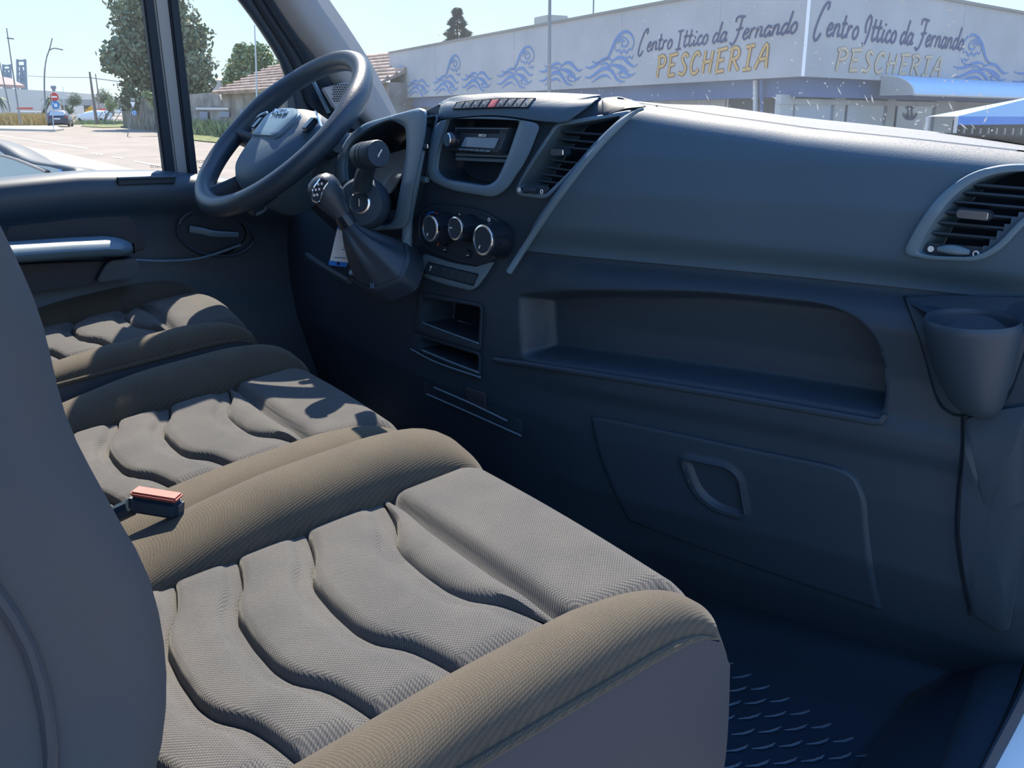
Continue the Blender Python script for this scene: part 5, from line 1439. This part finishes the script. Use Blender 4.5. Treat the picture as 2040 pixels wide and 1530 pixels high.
# hub pad: rounded shield swelling towards the driver
HDN = -.022
hub = catmull([(-.085, .05), (-.05, .072), (0, .078), (.05, .072), (.085, .05), (.092, .0), (.075, -.055), (.04, -.085), (0, -.092), (-.04, -.085), (-.075, -.055), (-.092, .0)], 48, closed=True)
rings = []
for k, z_ in ((.95, -.085), (1.12, -.05), (1.20, -.02), (1.20, .0), (1.14, .020), (1.02, .033), (.80, .041), (.5, .047), (.2, .050)):
    rings.append([wp(q[0] * k, q[1] * k + HDN, z_ - .030) for q in hub])
MB().loft(rings).build('hub_pad', M['plastic_lit'], sw_, smooth=60)
tp = rloop([(-.052, -.012), (.052, -.012), (.064, .046), (.03, .062), (-.03, .062), (-.064, .046)], .012)
rings = [[wp(q[0] * k, q[1] * k + HDN, z_ - .030) for q in tp] for k, z_ in ((1.05, .040), (1.0, .0515), (.93, .0535), (.5, .0545), (.1, .0548))]
MB().loft(rings).build('badge_plate', M['trim'], sw_, smooth=40)
text('IVECO', wp(0, .046 + HDN, .0265), we1, we2, .020, M['chrome'], 'wheel_lettering', sw_, ext=.002)
MB().tube([wp(q[0] * 1.02, q[1] * 1.02 + HDN, .017) for q in tp], .0022, 6, closed=True).build('badge_rim', M['trim'], sw_)
for e in (-1, 1):
    MB().box(wp(e * .108, .012, .006), (.022, .034, .012), [we1, we2, wn]).build('thumb_switch', M['gloss'], sw_, bevel=.004)
    MB().tube(catmull([wp(e * .10, .04, .012), wp(e * .12, .03, .012), wp(e * .15, .01, .004)], 8), .0025, 6).build('spoke_trim', M['chrome'], sw_)

# ---- steering column shroud, stalk and ignition
scn = thing('steering_column', WC - wn * .12, 'black steering column shroud with wiper stalk and ignition lock', 'steering column')
loops = []
for s_, a, b in ((.045, .06, .05), (.06, .078, .066), (.10, .085, .074), (.2, .080, .070), (.3, .07, .06), (.42, .055, .055)):
    loops.append([WC - wn * s_ + we1 * a * math.copysign(abs(math.cos(t)) ** .7, math.cos(t)) + we1 * .045 + we2 * (b * math.copysign(abs(math.sin(t)) ** .7, math.sin(t)) + .004) for t in np.linspace(0, 2 * math.pi, 32, endpoint=False)])
MB().loft(loops).build('shroud', M['plastic'], scn, smooth=60)
k0 = P(755, 306, y=.645); k1 = P(718, 311, y=.640); st0 = P(722, 372, y=.66)
MB().tube([k1, k1 + (k0 - k1) * .25, k0 - (k0 - k1) * .06, k0], [.0195, .021, .021, .0195], 18).build('stalk_knob', M['black'], scn, smooth=40)
for t in (.3, .5): MB().tube([k1 + (k0 - k1) * t, k1 + (k0 - k1) * (t + .03)], .0214, 18).build('knob_collar', M['dark'], scn, smooth=40)
MB().tube(catmull([st0, P(727, 345, y=.655), P(735, 325, y=.648), (k0 + k1) / 2], 12), np.linspace(.016, .012, 12), 10).build('wiper_stalk', M['black'], scn)
ec = nrm(k0 - k1); c = k0 + ec * .0012
MB().tube([c + ZV * .006 + RT * .004, c - ZV * .0, c - ZV * .006 - RT * .003], .0012, 5).build('stalk_symbol', M['white'], scn)
ic = P(717, 404, y=.668); iax = nrm(CAM - ic) * .6 + nrm([.3, -1, .2]) * .4; iax = nrm(iax)
MB().lathe([(.036, -.06), (.043, -.035), (.043, -.012), (.037, -.002), (.022, 0)], ic, iax, 30).build('ignition_housing', M['plastic'], scn, smooth=40)
MB().lathe([(.0185, 0), (.0185, .003), (.0155, .004), (.0150, .001)], ic, iax, 26, cap=False).build('ignition_ring', M['chrome'], scn, smooth=40)
MB().lathe([(.0152, 0), (.0152, .0014)], ic, iax, 24).build('lock_face', M['black'], scn)
MB().box(ic + iax * .004, (.003, .014, .006), [nrm(np.cross(iax, ZV)), ZV, iax]).build('key_slot', M['chrome'], scn, bevel=.0008)
c = P(694, 384, y=.72); MB().lathe([(.02, -.02), (.022, 0), (.018, .012)], c, iax, 20).build('left_boss', M['black'], scn, smooth=40)
# bright shard of metal bracket beneath the wheel
t = thing('column_bracket', P(545, 400, x=-.52), 'bright metal bracket glinting under the steering wheel', 'bracket')
q = [P(525, 393, x=-.52), P(541, 385, x=-.50), P(556, 396, x=-.49), P(568, 404, x=-.50), P(545, 404, x=-.51)]
MB().loft([np.array(q), np.array(q) - np.array([0, 0, .006])]).build('plate', M['chrome'], t, smooth=0)
MB().tube(catmull([P(532, 404, x=-.5), P(528, 418, x=-.5), P(510, 428, x=-.5)], 8), .003, 6).build('bent_rod', M['trim'], t)
MB().tube([P(560, 405, x=-.5), P(575, 420, x=-.5)], .012, 8).build('bracket_arm', M['plastic'], t)

MB().tube(catmull([P(612, 508, y=.74), P(650, 534, y=.72), P(696, 560, y=.69)], 10), .006, 8).build('console_ledge', M['plastic'], dash)
# ================================================================== GEAR LEVER
gl = thing('gear_lever', P(745, 520, x=-.17), 'black gear lever with leather boot left of the centre stack', 'gear lever')
KB = P(691, 442, x=-.18); KT = P(654, 388, x=-.195)
BB = P(752, 532, x=-.165)
# base console
console = rloop([(692, 540), (720, 505), (808, 470), (818, 515), (802, 556), (745, 580), (706, 566)], 12)
pb = P(755, 545, x=-.155)
nb = nrm([.15, -.75, .62])
Lb = np.array([PP(*q, pb, nb) for q in console]); cb = Lb.mean(0)
MB().loft([cb + (Lb - cb) * 1.05 - nb * .035, cb + (Lb - cb) * 1.02 - nb * .01, Lb, cb + (Lb - cb) * .93 + nb * .004, cb + (Lb - cb) * .85 - nb * .004]).build('boot_frame', M['leather'], gl, smooth=40)
NB_ = 40
axk = nrm(BB - KB); a_ = nrm(np.cross(axk, nb)); b_ = np.cross(axk, a_)
angs = np.linspace(0, 2 * math.pi, NB_, endpoint=False)
topc = np.array([KB + (a_ * math.cos(t_) + b_ * math.sin(t_)) * .0135 for t_ in angs])
lowc = resample(cb + (Lb - cb) * .93, NB_)
best = min(((np.linalg.norm(np.roll(lw_, -k_, axis=0) - cb - (topc - KB) * 4, axis=1).sum(), k_, f_) for f_, lw_ in ((0, lowc), (1, lowc[::-1])) for k_ in range(NB_)))
lowc = np.roll(lowc[::-1] if best[2] else lowc, -best[1], axis=0)
rings = []
for s_ in np.linspace(0, 1, 22):
    cen = KB + (cb - KB) * s_ + nb * .016 * math.sin(math.pi * s_)
    w_ = .05 * s_ + .95 * s_ ** 2.1
    ring = cen + (topc - KB) * (1 - w_) + (lowc - cb) * w_
    fold = 1 + .11 * np.sin(5 * angs + 2.2 * s_ + .6) * math.sin(math.pi * min(1, s_ * 1.05)) + .05 * np.sin(9 * angs + 4 * s_) * math.sin(math.pi * s_)
    rings.append(cen + (ring - cen) * fold[:, None])
MB().loft(rings).build('leather_boot', M['leather'], gl, smooth=70)
MB().tube([KB + (BB - KB) * .06, KB, KB + (KT - KB) * .35], [.0175, .0165, .0145], 14).build('lever_collar', M['gloss'], gl, smooth=40)
ax = nrm(KT - KB); a_ = nrm(np.cross(ax, nrm(CAM - KT))); b_ = np.cross(ax, a_)
kn = []
for s_, r1, r2 in ((-.050, .0125, .0125), (-.028, .0185, .018), (-.006, .0255, .023), (.010, .0275, .025), (.022, .0255, .023), (.031, .018, .016), (.035, .006, .005)):
    kn.append([KT + ax * s_ + a_ * r1 * math.cos(t_) + b_ * r2 * math.sin(t_) for t_ in np.linspace(0, 2 * math.pi, 24, endpoint=False)])
MB().loft(kn).build('knob', M['leather'], gl, smooth=70)
pc = P(633, 380, x=-.235)
pl = rloop([(640, 353), (656, 360), (643, 378), (636, 404), (621, 400), (623, 376)], 6)
npl = nrm(nrm(CAM - pc) * .9 + np.array([-.22, 0, .18]))
Lp = np.array([PP(*q, KT + nrm(CAM - KT) * .031, npl) for q in pl])
MB().loft([Lp - npl * .012, Lp]).build('shift_pattern_plate', M['gloss'], gl, bevel=.002)
MB().tube(Lp, .0013, 6, closed=True).build('chrome_edge', M['chrome'], gl)
for px, py in ((641, 366), (634, 367), (636, 377), (629, 378), (632, 388), (626, 389)):
    MB().box(PP(px, py, KT + nrm(CAM - KT) * .0325, npl), (.0030, .0010, .0036), [nrm(np.cross(npl, ZV)), npl, ZV]).build('gear_mark', M['white'], gl, smooth=0)
for k in range(3):
    a, b = PP(737 + k * 3, 551, pb + nb * .008, nb), PP(739 + k * 3, 574, pb + nb * .008, nb)
    MB().tube([a, b], .0007, 5).build('stitching', M['trim'], gl)
c = PP(702, 543, pb + nb * .006, nb); MB().lathe([(.007, 0), (.006, .003)], c, nb, 14).build('boot_stud', M['chrome'], gl)

# ---- paper tag hanging from the key
kt = thing('key_tag', P(680, 490, x=-.27), 'white and blue paper tag hanging beside the gear lever', 'tag')
to = P(680, 490, x=-.27); tn = nrm(CAM - to); tn = nrm(tn * .8 + np.array([.1, -.5, .1]))
def tagp(pix, off, th, nm, mt):
    L = np.array([PP(*q, to + tn * off, tn) for q in pix]); MB().loft([L - tn * th, L]).build(nm, M[mt], kt, smooth=0)
tagp(rloop([(673, 450), (690, 452), (703, 470), (702, 490), (690, 532), (655, 528)], 4), 0, .0012, 'card', 'white')
tagp([(655, 519), (692, 523), (690, 532), (655, 528)], .0008, .0004, 'lower_band', 'blue')
tagp([(673, 450), (682, 451), (681, 457), (671, 456)], .0008, .0004, 'upper_band', 'blue')
for y_, x0, x1 in ((491, 684, 696), (496, 681, 694), (512, 665, 690)):
    tagp([(x0, y_), (x1, y_ + 1.5), (x1, y_ + 3), (x0, y_ + 1.5)], .0008, .0003, 'print_line', 'trim')
c = PP(674, 525, to + tn * .0012, tn); MB().lathe([(.0028, 0), (.0028, .0006)], c, tn, 12).build('punched_logo', M['dark'], kt)
MB().tube([PP(683, 458, to, tn), P(690, 440, x=-.30), P(705, 420, x=-.335)], .0008, 5).build('string', M['trim'], kt)
# ================================================================== SEATS
CHAN_U = np.array([0, .05, .12, .20, .28, .36, .5, .64, .72, .80, .88, .95, 1.0])
CHAN_D = np.array([0, -.004, -.010, -.018, -.034, -.041, -.043, -.041, -.034, -.016, -.008, -.003, 0])
def chan(u): return np.interp(u, np.linspace(0, 1, 200), np.convolve(np.pad(np.interp(np.linspace(0, 1, 200), CHAN_U, CHAN_D), 9, mode='edge'), np.hanning(19) / np.hanning(19).sum(), mode='valid'))
def seat(name, label, x0, x1, c0, c1, dy=0.0, dw=0.0, lh=.054, rh=.034, arch=0.0, back=True, vis=True):
    """seat on a bench: x0..x1 overall width, c0..c1 quilted centre; front edge near y = .60"""
    s = thing(name, ((x0 + x1) / 2, .2 + dy, W(-.82)), label, 'seat')
    def wc(y): return -.436 + (y - .45) * .125 + dw          # middle of the cushion slopes down to the rear
    def pt(x, y, h=0.0): return (x, y + dy, W(wc(y) + h))
    fab, bol = M['fab_mid'], M['fab_bol']
    def front_drop(y):                                       # front edge rolls over
        t = max(0.0, (y - .565) / .055)
        return -.055 * (1 - math.sqrt(max(0, 1 - min(t, 1) ** 2)))
    # -------- quilted pieces between the stitched channels
    ends = [.448, .348, .268, .200, .128, .050, -.03]
    nu = 40
    us = np.linspace(0, 1, nu)
    for k in range(len(ends) - 1):
        yf = ends[k] + chan(us) * (1.0 if k else 1.0); yr = ends[k + 1] + chan(us)
        rows = []
        for t, h in ((0, -.016), (.012, -.009), (.035, -.001), (.07, .0030), (.14, .0045), (.45, .0050), (.62, .0044), (.70, .0030), (.75, .0), (.79, -.0045), (.82, -.0060), (.90, -.0062), (.955, -.0066), (.985, -.0085), (1.0, -.017)):
            # t = 0 rear edge (steep), towards the front a long slope and a flat ribbed channel
            row = []
            for i, u in enumerate(us):
                y = yr[i] + (yf[i] - yr[i]) * t
                sidef = sstep(0, .07, u) * sstep(0, .05, 1 - u)
                row.append(pt(c0 + (c1 - c0) * u, y, h * (.35 + .65 * float(sidef)) + arch * math.sin(math.pi * u) - .006 * (1 - float(sidef))))
            rows.append(row)
        MB().grid(rows).build('quilted_panel', fab, s, smooth=55, fix=False)
    # front corners of the first channel up to the cross seam
    rows = []
    for t, h in ((0, -.012), (.06, -.004), (.2, .002), (.6, .002), (.85, -.001), (.96, -.006), (1, -.014)):
        rows.append([pt(c0 + (c1 - c0) * u, (ends[0] + chan(u)) + (.4525 - ends[0] - chan(u)) * t if chan(u) < -.001 else ends[0] + .0045 * t, h * min(1, -chan(u) / .012) - .006 * (1 - min(1, -chan(u) / .012)) + arch * math.sin(math.pi * u)) for u in us])
    MB().grid(rows).build('quilted_panel', fab, s, smooth=55, fix=False)
    # -------- plain front panel rolling over the front edge
    rows = []
    ys = np.concatenate([np.linspace(.4535, .475, 8), np.linspace(.483, .552, 9)])
    for y in ys:
        h = .006 * float(sstep(.4535, .475, y)) - .013 * (1 - float(sstep(.4535, .466, y)))
        fx = (y - .45) / .15
        a = c0 + .0 * fx; b = c1 + .035 * fx
        rows.append([pt(a + (b - a) * u, y, h * 1.0 + .004 * math.sin(math.pi * u) - .008 * (1 - float(sstep(0, .04, u) * sstep(0, .04, 1 - u))) + arch * math.sin(math.pi * u)) for u in us])
    a = c0; b = c1 + .035
    for q in np.linspace(.12, 1, 12):
        an = q * math.radians(104)
        hh = .006 - .048 * (1 - math.cos(an))
        bb = c1 + .035 + .02 * q
        rows.append([(a + (bb - a) * u, .552 + .048 * math.sin(an) - .020 * u * math.sin(an) + dy, W(wc(.552) + hh + .004 * math.sin(math.pi * u) - .008 * (1 - float(sstep(0, .04, u) * sstep(0, .04, 1 - u))) + arch * math.sin(math.pi * u))) for u in us])
    rows.append([(a + (bb - a) * u, .575 + dy, W(wc(.552) - .17)) for u in us])
    MB().grid(rows).build('front_panel', fab, s, smooth=60, fix=False)
    # -------- side bolsters
    def bolster(xa, xb, H, nm, outer_right):
        rows = []
        n = 44
        yend = .588 if outer_right else .615
        for y in np.linspace(-.06, yend, n):
            e = max(0, (y - yend + .10) / .10)                      # rounds off at the front
            fl = .030 * min(1, max(0, (y - .45) / .15)) if outer_right else 0.0
            droop = -(.060 if outer_right else .085) * (1 - math.sqrt(max(0, 1 - e ** 2.4)))
            rise = H * (.45 + .55 * float(sstep(.10, .36, y))) * (1 - .35 * float(sstep(.45, .62, y)))
            row = []
            for t in (1 - np.cos(np.linspace(0, math.pi, 21))) / 2:
                x = xa + (xb - xa) * t
                if outer_right: x = xa + fl * (1 - t) + (xb - xa) * t
                if outer_right: h = -.012 * (1 - t) + rise * min(1.0, math.sqrt(max(0, 1 - (abs(t - .48) / .52) ** 2.3))) - .012 * t
                else: h = -.012 * t + rise * math.sqrt(max(0, 1 - (abs(t - .40) / (.60 if t > .4 else .46)) ** 2.2)) - .004 * (1 - t)
                row.append(pt(x, y, h + droop))
            rows.append(row)
        MB().grid(rows).build(nm, bol, s, smooth=60, fix=False)
    bolster(x0, c0 + .001, lh, 'left_bolster', False)
    bolster(c1 - .001, x1, rh, 'right_bolster', True)
    # -------- piping and smooth skirt on the right
    pl_ = []
    for y in np.linspace(-.06, .570, 34):
        e = max(0, (y - .488) / .10); dr_ = -.055 * (1 - math.sqrt(max(0, 1 - e ** 2.4)))
        pl_.append(pt(x1 + .002, y, -.014 + dr_))
    MB().tube(pl_, np.concatenate([np.full(30, .0045), np.linspace(.0045, .001, 4)]), 8).build('piping', bol, s)
    rows = []
    for y in np.linspace(-.06, .588, 40):
        e = max(0, (y - .488) / .10); dr_ = -.055 * (1 - math.sqrt(max(0, 1 - e ** 2.4)))
        top = wc(y) - .016 + dr_
        bot = -.80 + .0
        # lower front corner sweeps back
        row = []
        for t in np.linspace(0, 1, 14):
            w = top + (bot - top) * t
            lim = .588 - .12 * max(0, (t - .35) / .65) ** 1.6 - .01 * t
            yy = min(y, lim)
            row.append((x1 + .003 + .006 * math.sin(math.pi * min(1, t * 1.6)), yy + dy, W(w)))
        rows.append(row)
    MB().grid(rows).build('side_skirt', M['leatherette'], s, smooth=60, fix=False)
    # front and base closing the seat box
    rows = []
    for t in np.linspace(0, 1, 10):
        w = wc(.6) - .07 + (-.80 - wc(.6) + .07) * t; lim = .582 - .12 * max(0, (t - .35) / .65) ** 1.6 - .01 * t
        rows.append([(x, lim + dy, W(w)) for x in np.linspace(x0 + .005, x1 + .002, 6)])
    MB().grid(rows).build('seat_base', M['leatherette'], s, smooth=60, fix=False)
    L = np.array([(x0 + .004, -.06 + dy, W(-.815)), (x1 - .002, -.06 + dy, W(-.815)), (x1 - .002, .48 + dy, W(-.815)), (x0 + .004, .48 + dy, W(-.815))])
    MB().loft([L, L + np.array([0, 0, .28])]).build('seat_box', M['dark'], s, smooth=0)
    # -------- backrest
    if back:
        rows = []
        for t in np.linspace(0, 1, 18):
            w = -.50 + dw + 1.02 * t; yb = .085 - .15 * t - .10 * t * t
            hw = (x1 - x0) / 2 * (1 - .10 * t - .35 * max(0, (t - .8) / .2) ** 2)
            cx = (x0 + x1) / 2; loop = []
            for a in np.linspace(0, 2 * math.pi, 40, endpoint=False):
                ca, sa = math.cos(a), math.sin(a)
                xx = hw * math.copysign(abs(ca) ** .45, ca); yy = .075 * math.copysign(abs(sa) ** .6, sa)
                if sa > 0: yy += .035 * (abs(xx) / hw) ** 4 - .02
                loop.append((cx + xx, yb - .075 + yy + dy, W(w)))
            rows.append(loop)
        MB().loft(rows).build('backrest', M['fab_back'], s, smooth=60)
    return s
seat('passenger_seat', 'outer passenger seat with grey wave quilted cushion nearest the camera', .213, .742, .322, .664, back=False)
seat('middle_seat', 'middle bench seat between the driver seat and the outer passenger seat', -.345, .205, -.246, .092)
seat('driver_seat', 'driver seat with an arched cushion half in sunlight by the far door', -.835, -.37, -.745, -.455, dy=-.03, dw=.055, lh=.045, rh=.030, arch=.014)

# backrest of the outer seat, close to the camera: outline of its front edge from the photograph at the seat's right side
s = bpy.data.objects['passenger_seat']
ep = catmull([(-330, -240), (-190, 60), (-60, 300), (0, 420), (100, 640), (160, 870), (250, 1050), (330, 1200), (362, 1370), (352, 1530), (300, 1700)], 34)
rows = []
for i, q in enumerate(ep):
    p = P(*q, x=.735); t = i / 33
    yb = p[1]; w = p[2]
    r1 = .040
    loop = []
    # section seen from above, front right corner rounded, then the side, the back and the left
    for a in np.linspace(-.1, 1.75, 10): loop.append((.735 - r1 + r1 * math.cos(a) * 1.0, yb - r1 * .9 + r1 * .9 * math.sin(a), w))
    loop += [(.64, yb - .022, w), (.58, yb - .040, w), (.48, yb - .044, w), (.36, yb - .040, w), (.28, yb - .022, w), (.24, yb - .01, w), (.215, yb - .04, w), (.215, yb - .15, w), (.26, yb - .19, w), (.48, yb - .20, w), (.69, yb - .19, w), (.728, yb - .165, w), (.737, yb - .12, w), (.738, yb - .075, w)]
    kq = (.25, .70, .90, .97)[i] if i < 4 else 1.0
    lc_ = np.mean(np.array(loop), axis=0)
    rows.append([lc_ + (np.array(q_) - lc_) * np.array([kq, kq, 1]) for q_ in loop])
bk = MB().loft(rows).build('backrest', M['fab_back'], s, smooth=60, label='grey cloth backrest seen edge on and close up')
# welt along the side of that backrest
we = []
for i, q in enumerate(ep):
    p = P(*q, x=.735); we.append((.7385, p[1] - .072, p[2]))
MB().tube(we[4:], .004, 8).build('back_piping', M['leatherette'], s)

# belt buckle between the seats
bu = thing('belt_buckle', P(300, 990, w=-.43), 'red topped black seat belt buckle between the two passenger seats', 'belt buckle')
b0 = P(262, 978, w=-.405); b1 = P(362, 994, w=-.412)
e = nrm(b1 - b0); up_ = nrm(np.cross(np.cross(e, ZV), e)); side = np.cross(e, up_)
ln = np.linalg.norm(b1 - b0)
c = (b0 + b1) / 2
MB().box(c - up_ * .012, (ln, .024, .022), [e, side, up_]).build('housing', M['black'], bu, bevel=.005)
MB().box(c + up_ * .0005, (ln * .92, .020, .006), [e, side, up_]).build('red_button', M['red'], bu, bevel=.002)
MB().tube([b0 - up_ * .02, b0 - e * .06 - up_ * .06], .010, 8).build('buckle_stalk', M['black'], bu)
